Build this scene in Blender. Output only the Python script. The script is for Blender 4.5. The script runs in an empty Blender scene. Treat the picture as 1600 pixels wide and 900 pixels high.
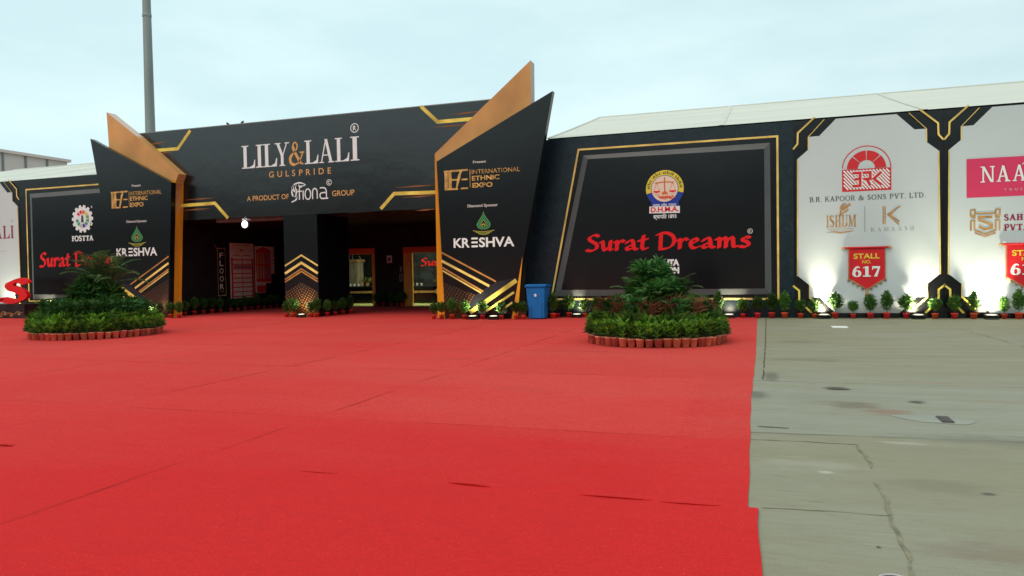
import bpy, math, random
import numpy as np
from mathutils import Vector, Matrix
random.seed(7)
sc = bpy.context.scene
COL = sc.collection
R_ = math.radians

# ------------------------------------------------------------------ camera
FPX, HCAM = 1150.0, 1.45            # focal length in px of the 1600 px wide frame, eye height
_n = lambda v: v / np.linalg.norm(v)
_A = _n(np.array([-2617 - 800, 484 - 450, FPX]))
_B = _n(np.array([1187 - 800, 484 - 0.018 * (1187 + 2617) - 450, FPX]))
_Z = _n(np.cross(_A, _B)); _Z = _Z if _Z[1] < 0 else -_Z
_X = -_A; _Y = np.cross(_Z, _X); _Y = _Y if _Y[2] > 0 else -_Y
ROT = np.array([_X, _Y, _Z])        # camera axes (x right, y down, z forward) -> world
def ray(x, y): return ROT @ np.array([x - 800, y - 450, FPX])
def on_ground(x, y, z=0.0):
    d = ray(x, y); t = (z - HCAM) / d[2]; return Vector((d[0] * t, d[1] * t, z))
def on_y(x, y, Y):                  # a photo measurement on a facade plane -> X, Z in metres
    d = ray(x, y); t = Y / d[1]; return d[0] * t, d[2] * t + HCAM
def on_x(x, y, X):                  # ... on a wall that runs in depth -> Y, Z
    d = ray(x, y); t = X / d[0]; return d[1] * t, d[2] * t + HCAM

cam = bpy.data.cameras.new('camera'); cam_o = bpy.data.objects.new('camera', cam); COL.objects.link(cam_o)
cam.sensor_fit = 'HORIZONTAL'; cam.sensor_width = 36.0; cam.lens = FPX / 1600 * 36
cam.clip_start = 0.05; cam.clip_end = 3000
M = Matrix.Identity(4)
for r in range(3):
    M[r][0] = ROT[r][0]; M[r][1] = -ROT[r][1]; M[r][2] = -ROT[r][2]
M[2][3] = HCAM
cam_o.matrix_world = M
sc.camera = cam_o

# ------------------------------------------------------------------ sky, sun, exposure
SUN_EL, SUN_AZ = R_(52), R_(200)    # a veiled sun high behind the camera
w = bpy.data.worlds.new('World'); sc.world = w; w.use_nodes = True
nt = w.node_tree; nt.nodes.clear()
def wn(t, **k):
    n = nt.nodes.new(t)
    for a, b in k.items(): setattr(n, a, b)
    return n
out = wn('ShaderNodeOutputWorld'); bg = wn('ShaderNodeBackground'); bg.inputs[1].default_value = 0.1
sky = wn('ShaderNodeTexSky', sky_type='NISHITA', sun_disc=False)
sky.sun_elevation = SUN_EL; sky.sun_rotation = SUN_AZ; sky.air_density = 1.0; sky.dust_density = 2.0
tc = wn('ShaderNodeTexCoord'); mp = wn('ShaderNodeMapping'); mp.inputs['Scale'].default_value = (1.6, 1.6, 5.0)
nz = wn('ShaderNodeTexNoise'); nz.inputs['Scale'].default_value = 1.3; nz.inputs['Detail'].default_value = 6; nz.inputs['Roughness'].default_value = 0.55
rmp = wn('ShaderNodeValToRGB')
rmp.color_ramp.elements[0].position = 0.38; rmp.color_ramp.elements[0].color = (7.1, 9.45, 9.75, 1)
rmp.color_ramp.elements[1].position = 0.62; rmp.color_ramp.elements[1].color = (8.7, 11.0, 11.1, 1)
sep = wn('ShaderNodeSeparateXYZ')
elev = wn('ShaderNodeValToRGB'); er = elev.color_ramp.elements
er[0].position = 0.0; er[0].color = (1.0, 1.0, 1.0, 1); er[1].position = 1.0; er[1].color = (1.5, 1.2, 1.05, 1)
for p_, v_ in ((0.16, 1.0), (0.38, 1.0)):
    e_ = er.new(p_); e_.color = (v_,) * 3 + (1,)
veil = wn('ShaderNodeMix', data_type='RGBA', blend_type='MULTIPLY'); veil.inputs[0].default_value = 1.0
mix = wn('ShaderNodeMix', data_type='RGBA'); mix.inputs[0].default_value = 0.86
L = nt.links.new
L(tc.outputs['Generated'], mp.inputs[0]); L(mp.outputs[0], nz.inputs['Vector']); L(nz.outputs['Fac'], rmp.inputs[0])
L(tc.outputs['Generated'], sep.inputs[0]); L(sep.outputs['Z'], elev.inputs[0])
azm = wn('ShaderNodeMapRange'); azm.inputs['From Min'].default_value = -0.35; azm.inputs['From Max'].default_value = 0.65
azm.inputs['To Min'].default_value = 1.05; azm.inputs['To Max'].default_value = 0.84; L(sep.outputs['X'], azm.inputs['Value'])
side = wn('ShaderNodeVectorMath', operation='SCALE'); L(rmp.outputs[0], side.inputs[0]); L(azm.outputs[0], side.inputs['Scale'])
L(side.outputs[0], veil.inputs[6]); L(elev.outputs[0], veil.inputs[7])
L(sky.outputs[0], mix.inputs[6]); L(veil.outputs[2], mix.inputs[7]); L(mix.outputs[2], bg.inputs[0]); L(bg.outputs[0], out.inputs[0])
sl = bpy.data.lights.new('sun', 'SUN'); sl.energy = 1.42; sl.angle = R_(50); sl.color = (1.0, 0.80, 0.58)
so = bpy.data.objects.new('sun', sl); COL.objects.link(so)
so.rotation_euler = Vector((math.sin(SUN_AZ) * math.cos(SUN_EL), math.cos(SUN_AZ) * math.cos(SUN_EL), math.sin(SUN_EL))).to_track_quat('Z', 'Y').to_euler()
sc.view_settings.view_transform = 'Standard'; sc.view_settings.look = 'None'
sc.view_settings.exposure = 0.0; sc.view_settings.gamma = 1.0; sc.view_settings.use_curve_mapping = False
sc.cycles.max_bounces = 8; sc.cycles.use_denoising = True
try: sc.cycles.sample_clamp_indirect = 4.0
except Exception: pass

# ------------------------------------------------------------------ materials
def mat(name, col, rough=0.6, metal=0.0, spec=0.22, noise=None, bump=None, sheen=0.0, emit=None, coord='Object'):
    m = bpy.data.materials.new(name); m.use_nodes = True
    t = m.node_tree; b = t.nodes['Principled BSDF']
    b.inputs['Base Color'].default_value = (*col, 1); b.inputs['Roughness'].default_value = rough
    b.inputs['Metallic'].default_value = metal; b.inputs['Specular IOR Level'].default_value = spec
    if sheen: b.inputs['Sheen Weight'].default_value = sheen; b.inputs['Sheen Roughness'].default_value = 0.5
    if emit: b.inputs['Emission Color'].default_value = (*emit[:3], 1); b.inputs['Emission Strength'].default_value = emit[3]
    if noise or bump:
        c = t.nodes.new('ShaderNodeTexCoord')
    if noise:                        # (scale, amount[, stretch])
        mp_ = t.nodes.new('ShaderNodeMapping'); mp_.inputs['Scale'].default_value = noise[2] if len(noise) > 2 else (1, 1, 1)
        n = t.nodes.new('ShaderNodeTexNoise'); n.inputs['Scale'].default_value = noise[0]; n.inputs['Detail'].default_value = 5
        r = t.nodes.new('ShaderNodeValToRGB'); a = noise[1]
        r.color_ramp.elements[0].position = 0.3; r.color_ramp.elements[1].position = 0.7
        r.color_ramp.elements[0].color = (*[max(0, x * (1 - a)) for x in col], 1)
        r.color_ramp.elements[1].color = (*[min(1, x * (1 + a)) for x in col], 1)
        t.links.new(c.outputs[coord], mp_.inputs[0]); t.links.new(mp_.outputs[0], n.inputs['Vector'])
        t.links.new(n.outputs['Fac'], r.inputs[0]); t.links.new(r.outputs[0], b.inputs['Base Color'])
    if bump:                         # (scale, strength, distance)
        n2 = t.nodes.new('ShaderNodeTexNoise'); n2.inputs['Scale'].default_value = bump[0]; n2.inputs['Detail'].default_value = 4
        bp = t.nodes.new('ShaderNodeBump'); bp.inputs['Strength'].default_value = bump[1]; bp.inputs['Distance'].default_value = bump[2]
        t.links.new(c.outputs[coord], n2.inputs['Vector']); t.links.new(n2.outputs['Fac'], bp.inputs['Height']); t.links.new(bp.outputs[0], b.inputs['Normal'])
    return m

def leaf_mat(name, cols, rough=0.45):
    m = bpy.data.materials.new(name); m.use_nodes = True
    t = m.node_tree; b = t.nodes['Principled BSDF']
    g = t.nodes.new('ShaderNodeNewGeometry'); r = t.nodes.new('ShaderNodeValToRGB')
    oi = t.nodes.new('ShaderNodeObjectInfo'); hs = t.nodes.new('ShaderNodeHueSaturation'); mr = t.nodes.new('ShaderNodeMapRange')
    mr.inputs['To Min'].default_value = 0.55; mr.inputs['To Max'].default_value = 1.4
    e = r.color_ramp.elements
    e[0].position = 0; e[0].color = (*cols[0], 1); e[1].position = 1; e[1].color = (*cols[-1], 1)
    for i, c in enumerate(cols[1:-1]):
        x = e.new((i + 1) / (len(cols) - 1)); x.color = (*c, 1)
    t.links.new(g.outputs['Random Per Island'], r.inputs[0]); t.links.new(r.outputs[0], hs.inputs['Color'])
    t.links.new(oi.outputs['Random'], mr.inputs['Value']); t.links.new(mr.outputs[0], hs.inputs['Value'])
    t.links.new(hs.outputs[0], b.inputs['Base Color']); b.inputs['Roughness'].default_value = rough
    b.inputs['Specular IOR Level'].default_value = 0.35
    tr = t.nodes.new('ShaderNodeBsdfTranslucent'); mx = t.nodes.new('ShaderNodeMixShader'); mx.inputs[0].default_value = 0.25
    t.links.new(hs.outputs[0], tr.inputs['Color'])
    o = t.nodes['Material Output']
    t.links.new(b.outputs[0], mx.inputs[1]); t.links.new(tr.outputs[0], mx.inputs[2]); t.links.new(mx.outputs[0], o.inputs['Surface'])
    return m

BLACK = mat('black_vinyl', (0.0050, 0.0056, 0.0072), 0.24, spec=0.45, noise=(0.8, 0.18), bump=(2.2, 0.25, 0.02))
FASCIA = mat('grey_black_vinyl', (0.0065, 0.0070, 0.0080), 0.20, spec=0.75, noise=(0.22, 0.3), bump=(1.4, 0.25, 0.03))
BLACK_IN = mat('black_cloth', (0.014, 0.011, 0.011), 0.7, noise=(1.5, 0.25))
BLACK_DEEP = mat('black_print', (0.0038, 0.0044, 0.0060), 0.22, spec=0.45, bump=(1.3, 0.22, 0.02))
BAND = mat('slate_print', (0.018, 0.019, 0.026), 0.4)
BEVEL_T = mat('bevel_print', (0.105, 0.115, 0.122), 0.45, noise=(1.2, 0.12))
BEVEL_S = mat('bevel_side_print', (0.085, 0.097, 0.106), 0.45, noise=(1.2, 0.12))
GOLD = mat('gold_print', (0.72, 0.53, 0.16), 0.4, noise=(1.4, 0.35))
GOLD_B = mat('bright_gold_print', (0.80, 0.60, 0.12), 0.4, noise=(1.6, 0.4))
GOLD_T = mat('pale_gold_letters', (0.64, 0.36, 0.13), 0.5)
GOLD_IEE = mat('gold_foil_letters', (0.55, 0.33, 0.10), 0.4, noise=(5, 0.5))
COPPER = mat('copper_glow_print', (0.22, 0.085, 0.03), 0.45, noise=(2, 0.3))
COPPER_L = mat('copper_lines_print', (0.42, 0.2, 0.055), 0.45, noise=(2.5, 0.35))
ORANGE = mat('orange_panel', (0.56, 0.30, 0.11), 0.45, noise=(0.7, 0.22), bump=(2.5, 0.2, 0.02))
ORANGE_D = mat('orange_flank', (0.82, 0.33, 0.02), 0.5, noise=(0.9, 0.25, (1, 1, 0.3)))
PALE_EDGE = mat('raw_board_edge', (0.55, 0.45, 0.42), 0.7)
WHITE_P = mat('white_flex_print', (0.52, 0.59, 0.63), 0.55, noise=(0.5, 0.04), bump=(1.5, 0.12, 0.02))
WHITE_L = mat('white_letters', (0.74, 0.80, 0.83), 0.5)
DIM_L = mat('dim_letters', (0.5, 0.5, 0.5), 0.5)
RED_L = mat('red_letters', (0.72, 0.012, 0.018), 0.45)
RED_B = mat('red_banner_print', (0.58, 0.018, 0.028), 0.5, noise=(3, 0.12))
CRIMSON = mat('brick_red_print', (0.58, 0.03, 0.04), 0.5)
PINK = mat('pink_print', (0.62, 0.045, 0.13), 0.5)
MAROON = mat('maroon_print', (0.25, 0.02, 0.07), 0.5)
DARKTX = mat('charcoal_letters', (0.06, 0.06, 0.07), 0.5)
BRONZE = mat('bronze_print', (0.42, 0.24, 0.10), 0.5, noise=(6, 0.35))
SILVERTX = mat('grey_letters', (0.3, 0.33, 0.33), 0.5)
YELLOW = mat('yellow_print', (0.70, 0.58, 0.06), 0.5)
BLUE_P = mat('blue_print', (0.02, 0.05, 0.35), 0.5)
CREAM = mat('cream_print', (0.75, 0.62, 0.52), 0.5)
ORANGE_P = mat('orange_print', (0.65, 0.16, 0.03), 0.5)
GREEN_1 = mat('teal_green_print', (0.03, 0.42, 0.22), 0.5)
GREEN_2 = mat('green_print', (0.12, 0.36, 0.10), 0.5)
GREEN_3 = mat('olive_gold_print', (0.33, 0.34, 0.06), 0.5)
TEAL = mat('teal_print', (0.03, 0.3, 0.3), 0.5)
TENT = mat('white_pvc', (0.52, 0.565, 0.53), 0.5, noise=(0.6, 0.08, (0.3, 2, 2)), bump=(1.2, 0.2, 0.05))
TENT_S = mat('pvc_seam', (0.50, 0.545, 0.51), 0.5)
STEEL = mat('grey_galvanised', (0.23, 0.25, 0.25), 0.5, metal=0.3, noise=(3, 0.15, (1, 1, 0.1)))
PINKWALL = mat('pinkish_cladding', (0.68, 0.57, 0.56), 0.6, noise=(0.3, 0.06))
LAMP_BODY = mat('lamp_black', (0.02, 0.02, 0.02), 0.5)
LAMP_LENS = mat('lamp_lens', (0.9, 0.9, 0.85), 0.2, emit=(1.0, 0.90, 0.70, 0.75))
LAMP_HOT = mat('lamp_hot', (0.9, 0.9, 0.85), 0.2, emit=(1.0, 0.97, 0.92, 3.0))
RED_POT = mat('red_plastic_pot', (0.55, 0.035, 0.02), 0.45, noise=(6, 0.15))
TERRA = mat('terracotta', (0.62, 0.27, 0.165), 0.75, noise=(7, 0.3), bump=(30, 0.2, 0.004))
def vary(m, lo, hi, hue=0.0):
    t = m.node_tree; b = t.nodes['Principled BSDF']; src = b.inputs['Base Color'].links[0].from_socket if b.inputs['Base Color'].links else None
    hs = t.nodes.new('ShaderNodeHueSaturation'); oi = t.nodes.new('ShaderNodeObjectInfo'); mr = t.nodes.new('ShaderNodeMapRange'); mh = t.nodes.new('ShaderNodeMapRange'); mm = t.nodes.new('ShaderNodeMath'); mm.operation = 'FRACT'; mk = t.nodes.new('ShaderNodeMath'); mk.operation = 'MULTIPLY'; mk.inputs[1].default_value = 7.31
    mr.inputs['To Min'].default_value = lo; mr.inputs['To Max'].default_value = hi; mh.inputs['To Min'].default_value = 0.5 - hue; mh.inputs['To Max'].default_value = 0.5 + hue
    t.links.new(oi.outputs['Random'], mr.inputs['Value']); t.links.new(mr.outputs[0], hs.inputs['Value']); t.links.new(oi.outputs['Random'], mk.inputs[0]); t.links.new(mk.outputs[0], mm.inputs[0]); t.links.new(mm.outputs[0], mh.inputs['Value']); t.links.new(mh.outputs[0], hs.inputs['Hue'])
    if src: t.links.new(src, hs.inputs['Color'])
    else: hs.inputs['Color'].default_value = b.inputs['Base Color'].default_value
    t.links.new(hs.outputs[0], b.inputs['Base Color'])
vary(TERRA, .65, 1.35, .022); vary(RED_POT, .75, 1.2, .012)
SOIL = mat('potting_soil', (0.03, 0.02, 0.014), 0.9)
STEM = mat('plant_stem', (0.09, 0.07, 0.03), 0.8)
BIN_B = mat('blue_plastic', (0.012, 0.155, 0.47), 0.45, noise=(4, 0.1), bump=(5, 0.1, 0.01))
RUBBER = mat('black_rubber', (0.015, 0.015, 0.015), 0.7)
BOARDS = mat('dark_ply', (0.05, 0.035, 0.03), 0.7, noise=(3, 0.4))
GREEN_LEAF = leaf_mat('bright_green_leaves', [(0.050, 0.15, 0.016), (0.13, 0.32, 0.03), (0.27, 0.48, 0.06)])
DARK_LEAF = leaf_mat('dark_green_leaves', [(0.020, 0.085, 0.022), (0.045, 0.16, 0.04), (0.085, 0.23, 0.055)])
SHRUB_LEAF = leaf_mat('shrub_leaves', [(0.03, 0.09, 0.016), (0.062, 0.17, 0.028), (0.11, 0.24, 0.045)])
RED_LEAF = leaf_mat('red_brown_leaves', [(0.13, 0.045, 0.03), (0.22, 0.08, 0.045), (0.13, 0.10, 0.03)])
PALM_LEAF = leaf_mat('palm_leaves', [(0.04, 0.11, 0.035), (0.08, 0.19, 0.06), (0.14, 0.27, 0.09)])

def node_mat(name):
    m = bpy.data.materials.new(name); m.use_nodes = True
    t = m.node_tree
    def N(ty, ins=None, **k):
        n = t.nodes.new(ty)
        for a, b in k.items(): setattr(n, a, b)
        for a, b in (ins or {}).items():
            if hasattr(b, 'is_output') or isinstance(b, bpy.types.NodeSocket): t.links.new(b, n.inputs[a])
            else: n.inputs[a].default_value = b
        return n
    def MA(op, a, b=None, c=None):
        n = N('ShaderNodeMath', operation=op)
        for i, v in enumerate((a, b, c)):
            if v is None: continue
            if isinstance(v, bpy.types.NodeSocket): t.links.new(v, n.inputs[i])
            else: n.inputs[i].default_value = v
        return n.outputs[0]
    def MIX(f, a, b, bt='MIX'):
        n = N('ShaderNodeMix', data_type='RGBA', blend_type=bt)
        for i, v in ((0, f), (6, a), (7, b)):
            if isinstance(v, bpy.types.NodeSocket): t.links.new(v, n.inputs[i])
            else: n.inputs[i].default_value = v if i == 0 else (*v, 1)
        return n.outputs[2]
    def NOISE(vec, scale, stretch=(1, 1, 1), detail=5, rough=0.55):
        mpn = N('ShaderNodeMapping', {'Scale': stretch}); t.links.new(vec, mpn.inputs[0])
        n = N('ShaderNodeTexNoise', {'Scale': scale, 'Detail': detail, 'Roughness': rough}); t.links.new(mpn.outputs[0], n.inputs['Vector'])
        return n.outputs['Fac']
    def STEP(v, a, b, lo=0.0, hi=1.0):
        n = N('ShaderNodeMapRange', {'From Min': a, 'From Max': b, 'To Min': lo, 'To Max': hi}); t.links.new(v, n.inputs['Value']); return n.outputs[0]
    return m, t, t.nodes['Principled BSDF'], N, MA, MIX, NOISE, STEP

# damask-like vinyl: dark with a faint raised scroll pattern
def damask():
    m, t, b, N, MA, MIX, NOISE, STEP = node_mat('damask_vinyl')
    o = N('ShaderNodeTexCoord').outputs['Object']
    wob = N('ShaderNodeTexNoise', {'Scale': 3.0, 'Detail': 2.0}); t.links.new(o, wob.inputs['Vector'])
    mv = MIX(0.10, (0, 0, 0), (0, 0, 0)); mv.node.inputs[0].default_value = 0.10
    t.links.new(o, mv.node.inputs[6]); t.links.new(wob.outputs['Color'], mv.node.inputs[7])
    v = N('ShaderNodeTexVoronoi', {'Scale': 3.6, 'Randomness': 0.8}); t.links.new(mv, v.inputs['Vector'])
    ring = MA('SINE', MA('MULTIPLY', v.outputs['Distance'], 38.0))
    f = MA('MULTIPLY', STEP(ring, 0.0, 0.35), STEP(NOISE(o, 4.0), 0.40, 0.52))
    t.links.new(MIX(f, (0.003, 0.012, 0.020), (0.009, 0.027, 0.040)), b.inputs['Base Color'])
    b.inputs['Roughness'].default_value = 0.35; b.inputs['Specular IOR Level'].default_value = 0.4
    return m
DAMASK = damask()

# graded dot print: dots shrink with height (z measured from the object's base)
def dots(name, z0, z1, cell, col):
    m, t, b, N, MA, MIX, NOISE, STEP = node_mat(name)
    s = N('ShaderNodeSeparateXYZ'); t.links.new(N('ShaderNodeTexCoord').outputs['Object'], s.inputs[0])
    x, z = s.outputs['X'], s.outputs['Z']
    zc = MA('ADD', MA('DIVIDE', z, cell), MA('MULTIPLY', MA('ABSOLUTE', x), 0.55 / cell))
    row = MA('FLOOR', zc)
    fx = MA('SUBTRACT', MA('FRACT', MA('ADD', MA('DIVIDE', x, cell), MA('MULTIPLY', MA('MODULO', row, 2.0), 0.5))), 0.5)
    fz = MA('SUBTRACT', MA('FRACT', zc), 0.5)
    d = MA('SQRT', MA('ADD', MA('MULTIPLY', fx, fx), MA('MULTIPLY', fz, fz)))
    rad = STEP(z, z0, z1, 0.47, 0.10)
    f = MA('GREATER_THAN', MA('SUBTRACT', rad, d), 0.0)
    t.links.new(MIX(f, (0.014, 0.012, 0.012), col), b.inputs['Base Color'])
    b.inputs['Roughness'].default_value = 0.45; b.inputs['Specular IOR Level'].default_value = 0.2
    return m
DOTS = dots('graded_dot_print', 0.0, 1.30, 0.092, (0.34, 0.13, 0.03))
DOTS_P = dots('graded_dot_print_fine', 0.0, 1.45, 0.088, (0.17, 0.06, 0.02))

def carpet_mat():
    m, t, b, N, MA, MIX, NOISE, STEP = node_mat('red_felt')
    o = N('ShaderNodeTexCoord').outputs['Object']
    s = N('ShaderNodeSeparateXYZ'); t.links.new(o, s.inputs[0]); x, y = s.outputs['X'], s.outputs['Y']
    wob = MA('MULTIPLY', MA('SUBTRACT', NOISE(o, 0.7), 0.5), 0.10)
    seam = None
    for ax, p, wd in ((x, -4.25, .02), (x, -7.0, .018), (x, -10.5, .02), (x, -13.6, .02), (y, 9.85, .018), (y, 6.37, .012), (y, 12.6, .018), (y, 17.2, .03)):
        d = MA('ABSOLUTE', MA('SUBTRACT', MA('ADD', ax, wob), p)); l = STEP(d, wd * 0.5, wd * 1.6, 1.0, 0.0)
        seam = l if seam is None else MA('MAXIMUM', seam, l)
    seam = MA('MULTIPLY', seam, STEP(NOISE(o, 0.9), 0.40, 0.62, 0.05, 0.75))
    # each width of felt has its own dye lot
    lx = MA('FLOOR', MA('DIVIDE', MA('ADD', x, 0.7), 3.1)); ly = MA('GREATER_THAN', y, 6.37); ly2 = MA('GREATER_THAN', y, 9.85)
    cv = N('ShaderNodeCombineXYZ'); t.links.new(lx, cv.inputs[0]); t.links.new(MA('ADD', ly, MA('MULTIPLY', ly2, 1.7)), cv.inputs[1])
    wn_ = N('ShaderNodeTexWhiteNoise'); t.links.new(cv.outputs[0], wn_.inputs['Vector'])
    lot = STEP(wn_.outputs['Value'], 0, 1, 0.965, 1.03)
    pale_step = MA('MULTIPLY', MA('MULTIPLY', ly, STEP(x, -6.5, -2.5)), 0.10)
    sheen_grad = STEP(MA('ADD', y, MA('MULTIPLY', NOISE(o, 0.35), 3.0)), 4.6, 10.5, 0.0, 0.40)  # grazing sheen painted into the felt colour, paler with distance
    dust_sheen = MA('ADD', MA('MULTIPLY', NOISE(o, 0.55, (0.35, 1.0, 1)), 0.55), MA('ADD', sheen_grad, pale_step))
    base = MIX(STEP(dust_sheen, 0.35, 0.85), (0.62, 0.022, 0.023), (0.62, 0.095, 0.082))
    base = MIX(STEP(NOISE(o, 9.0, (0.25, 1, 1)), 0.3, 0.7, 0.0, 0.16), base, (0.42, 0.016, 0.02))
    base = MIX(STEP(NOISE(o, 110.0, detail=3), 0.35, 0.62, 0.0, 0.55), base, (0.36, 0.012, 0.016))
    base = MIX(STEP(NOISE(o, 28.0, (0.6, 1, 1), 4, 0.7), 0.40, 0.72, 0.0, 0.50), base, (0.44, 0.016, 0.018))
    base = MIX(STEP(NOISE(o, 3.3, (1, 1, 1), 3), 0.56, 0.78, 0.0, 0.30), base, (0.46, 0.018, 0.022))
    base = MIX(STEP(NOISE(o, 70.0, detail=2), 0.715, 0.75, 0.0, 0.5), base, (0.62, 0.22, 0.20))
    base = MIX(seam, base, (0.27, 0.008, 0.012))
    stain = MA('MULTIPLY', STEP(NOISE(o, 1.1, (0.22, 1, 1), 4), 0.60, 0.74, 0.0, 0.30), STEP(y, 6.0, 8.0))
    base = MIX(stain, base, (0.26, 0.06, 0.055))
    sc_ = N('ShaderNodeVectorMath', operation='SCALE'); t.links.new(base, sc_.inputs[0]); t.links.new(lot, sc_.inputs['Scale'])
    t.links.new(sc_.outputs[0], b.inputs['Base Color'])
    b.inputs['Roughness'].default_value = 0.95; b.inputs['Specular IOR Level'].default_value = 0.06
    b.inputs['Sheen Weight'].default_value = 0.035; b.inputs['Sheen Roughness'].default_value = 0.5; b.inputs['Sheen Tint'].default_value = (1, .6, .6, 1)
    h = MA('ADD', MA('MULTIPLY', NOISE(o, 220.0, detail=2), 0.25), MA('MULTIPLY', NOISE(o, 1.6, (0.6, 1, 1)), 3.2))
    h = MA('ADD', h, MA('MULTIPLY', seam, 0.5))
    bp = N('ShaderNodeBump', {'Strength': 0.55, 'Distance': 0.012}); t.links.new(h, bp.inputs['Height']); t.links.new(bp.outputs[0], b.inputs['Normal'])
    return m
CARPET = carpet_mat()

def concrete_mat():
    m, t, b, N, MA, MIX, NOISE, STEP = node_mat('weathered_concrete')
    o = N('ShaderNodeTexCoord').outputs['Object']
    s = N('ShaderNodeSeparateXYZ'); t.links.new(o, s.inputs[0]); x, y = s.outputs['X'], s.outputs['Y']
    fine = NOISE(o, 26.0, (0.16, 1.0, 1), 7, 0.68)          # brushed finish across the slab
    mid = NOISE(o, 2.6, (0.25, 1.0, 1), 5)
    big = NOISE(o, 0.35, (0.6, 1.0, 1), 3)
    cool = MA('MULTIPLY', STEP(MA('ADD', y, MA('MULTIPLY', x, -0.07)), 6.70, 6.76), STEP(y, 11.5, 9.3))
    base = MIX(MA('MAXIMUM', MA('MULTIPLY', STEP(big, 0.42, 0.62), 0.5), MA('MULTIPLY', cool, 0.85)), (0.232, 0.237, 0.168), (0.250, 0.272, 0.232))
    base = MIX(STEP(mid, 0.42, 0.78, 0.0, 0.40), base, (0.205, 0.195, 0.13))
    base = MIX(STEP(fine, 0.5, 0.78, 0.0, 0.60), base, (0.15, 0.15, 0.105))
    base = MIX(STEP(NOISE(o, 22.0, (0.12, 1, 1), 3), 0.62, 0.75, 0.0, 0.4), base, (0.34, 0.35, 0.28))
    rust = MA('MULTIPLY', STEP(NOISE(o, 1.3, (0.16, 1.2, 1), 3), 0.63, 0.72, 0.0, 0.35), STEP(y, 6.8, 8.2))
    grit = NOISE(o, 130.0, (1, 1, 1), 3, 0.7)
    base = MIX(STEP(grit, 0.48, 0.70, 0.0, 0.65), base, (0.13, 0.13, 0.10))
    base = MIX(STEP(NOISE(o, 60.0, (1, 1, 1), 3), 0.68, 0.74, 0.0, 0.4), base, (0.38, 0.39, 0.33))
    damp = NOISE(o, 0.9, (0.55, 1.0, 1), 4, 0.6)
    base = MIX(STEP(damp, 0.54, 0.72, 0.0, 0.30), base, (0.16, 0.165, 0.135))
    base = MIX(rust, base, (0.22, 0.13, 0.085))
    dark = STEP(NOISE(o, 4.5, (0.28, 1.0, 1), 2), 0.71, 0.76, 0.0, 0.55)
    base = MIX(dark, base, (0.085, 0.085, 0.07))
    blotch = NOISE(o, 5.5, (0.5, 1, 1), 5, 0.65)
    for px_, py_, rx, ry, col, st in ((1308, 607, .17, .17, (0.045, 0.045, 0.035), .9), (1335, 634, .34, .30, (0.10, 0.075, 0.055), .55), (1382, 643, .30, .22, (0.20, 0.095, 0.07), .55), (1262, 562, .8, .30, (0.13, 0.125, 0.09), .5), (1205, 588, .12, .5, (0.09, 0.09, 0.07), .7), (1182, 617, .16, .35, (0.09, 0.095, 0.085), .7),
                                      (1432, 628, .12, .10, (0.05, 0.05, 0.04), .8), (1560, 690, .9, .25, (0.11, 0.115, 0.095), .45), (1250, 534, .5, .4, (0.12, 0.12, 0.09), .45), (1470, 760, .35, .22, (0.13, 0.13, 0.09), .35), (1545, 772, .05, .04, (0.05, 0.05, 0.04), .8), (1373, 855, .02, .03, (0.03, 0.03, 0.025), .9), (1290, 738, .06, .04, (0.42, 0.42, 0.38), .7), (1420, 693, .25, .06, (0.36, 0.37, 0.33), .5), (1590, 870, .5, .2, (0.16, 0.12, 0.085), .5), (1268, 725, .5, .12, (0.31, 0.32, 0.27), .4)):
        g_ = on_ground(px_, py_)
        dx = MA('DIVIDE', MA('SUBTRACT', x, g_.x), rx); dy = MA('DIVIDE', MA('SUBTRACT', y, g_.y), ry)
        dd = MA('ADD', MA('SQRT', MA('ADD', MA('MULTIPLY', dx, dx), MA('MULTIPLY', dy, dy))), MA('MULTIPLY', MA('SUBTRACT', blotch, 0.5), 2.2))
        base = MIX(STEP(dd, 0.35, 1.05, st, 0.0), base, col)
    wob = MA('MULTIPLY', MA('SUBTRACT', NOISE(o, 2.0), 0.5), 0.08)
    jt = None
    for p, wd, far in ((9.78, .012, 0), (6.72, .014, 0), (22.6, .02, 0)):
        d = MA('ABSOLUTE', MA('SUBTRACT', MA('ADD', y, wob), MA('ADD', MA('MULTIPLY', x, 0.07 if p < 8 else 0.02), p)))
        l = STEP(d, wd * 0.6, wd * 2.2, 0.8, 0.0); jt = l if jt is None else MA('MAXIMUM', jt, l)
    jt = MA('MULTIPLY', jt, STEP(NOISE(o, 1.1), 0.36, 0.55, 0.2, 1.0))
    base = MIX(jt, base, (0.07, 0.07, 0.06))
    t.links.new(base, b.inputs['Base Color'])
    t.links.new(STEP(mid, 0.3, 0.7, 0.6, 0.85), b.inputs['Roughness']); b.inputs['Specular IOR Level'].default_value = 0.35
    h = MA('ADD', MA('MULTIPLY', fine, 0.5), MA('MULTIPLY', jt, -1.0))
    bp = N('ShaderNodeBump', {'Strength': 0.35, 'Distance': 0.01}); t.links.new(h, bp.inputs['Height']); t.links.new(bp.outputs[0], b.inputs['Normal'])
    return m
CONCRETE = concrete_mat()

def glass_mat():
    m, t, b, N, MA, MIX, NOISE, STEP = node_mat('door_glass')
    tr = N('ShaderNodeBsdfTransparent', {'Color': (0.62, 0.66, 0.62, 1)}); gl = N('ShaderNodeBsdfGlossy', {'Roughness': 0.03, 'Color': (0.9, 0.95, 0.95, 1)})
    fr = N('ShaderNodeFresnel', {'IOR': 1.25}); mx = N('ShaderNodeMixShader')
    t.links.new(fr.outputs[0], mx.inputs[0]); t.links.new(tr.outputs[0], mx.inputs[1]); t.links.new(gl.outputs[0], mx.inputs[2])
    t.links.new(mx.outputs[0], t.nodes['Material Output'].inputs['Surface'])
    return m
GLASS = glass_mat()

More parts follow.
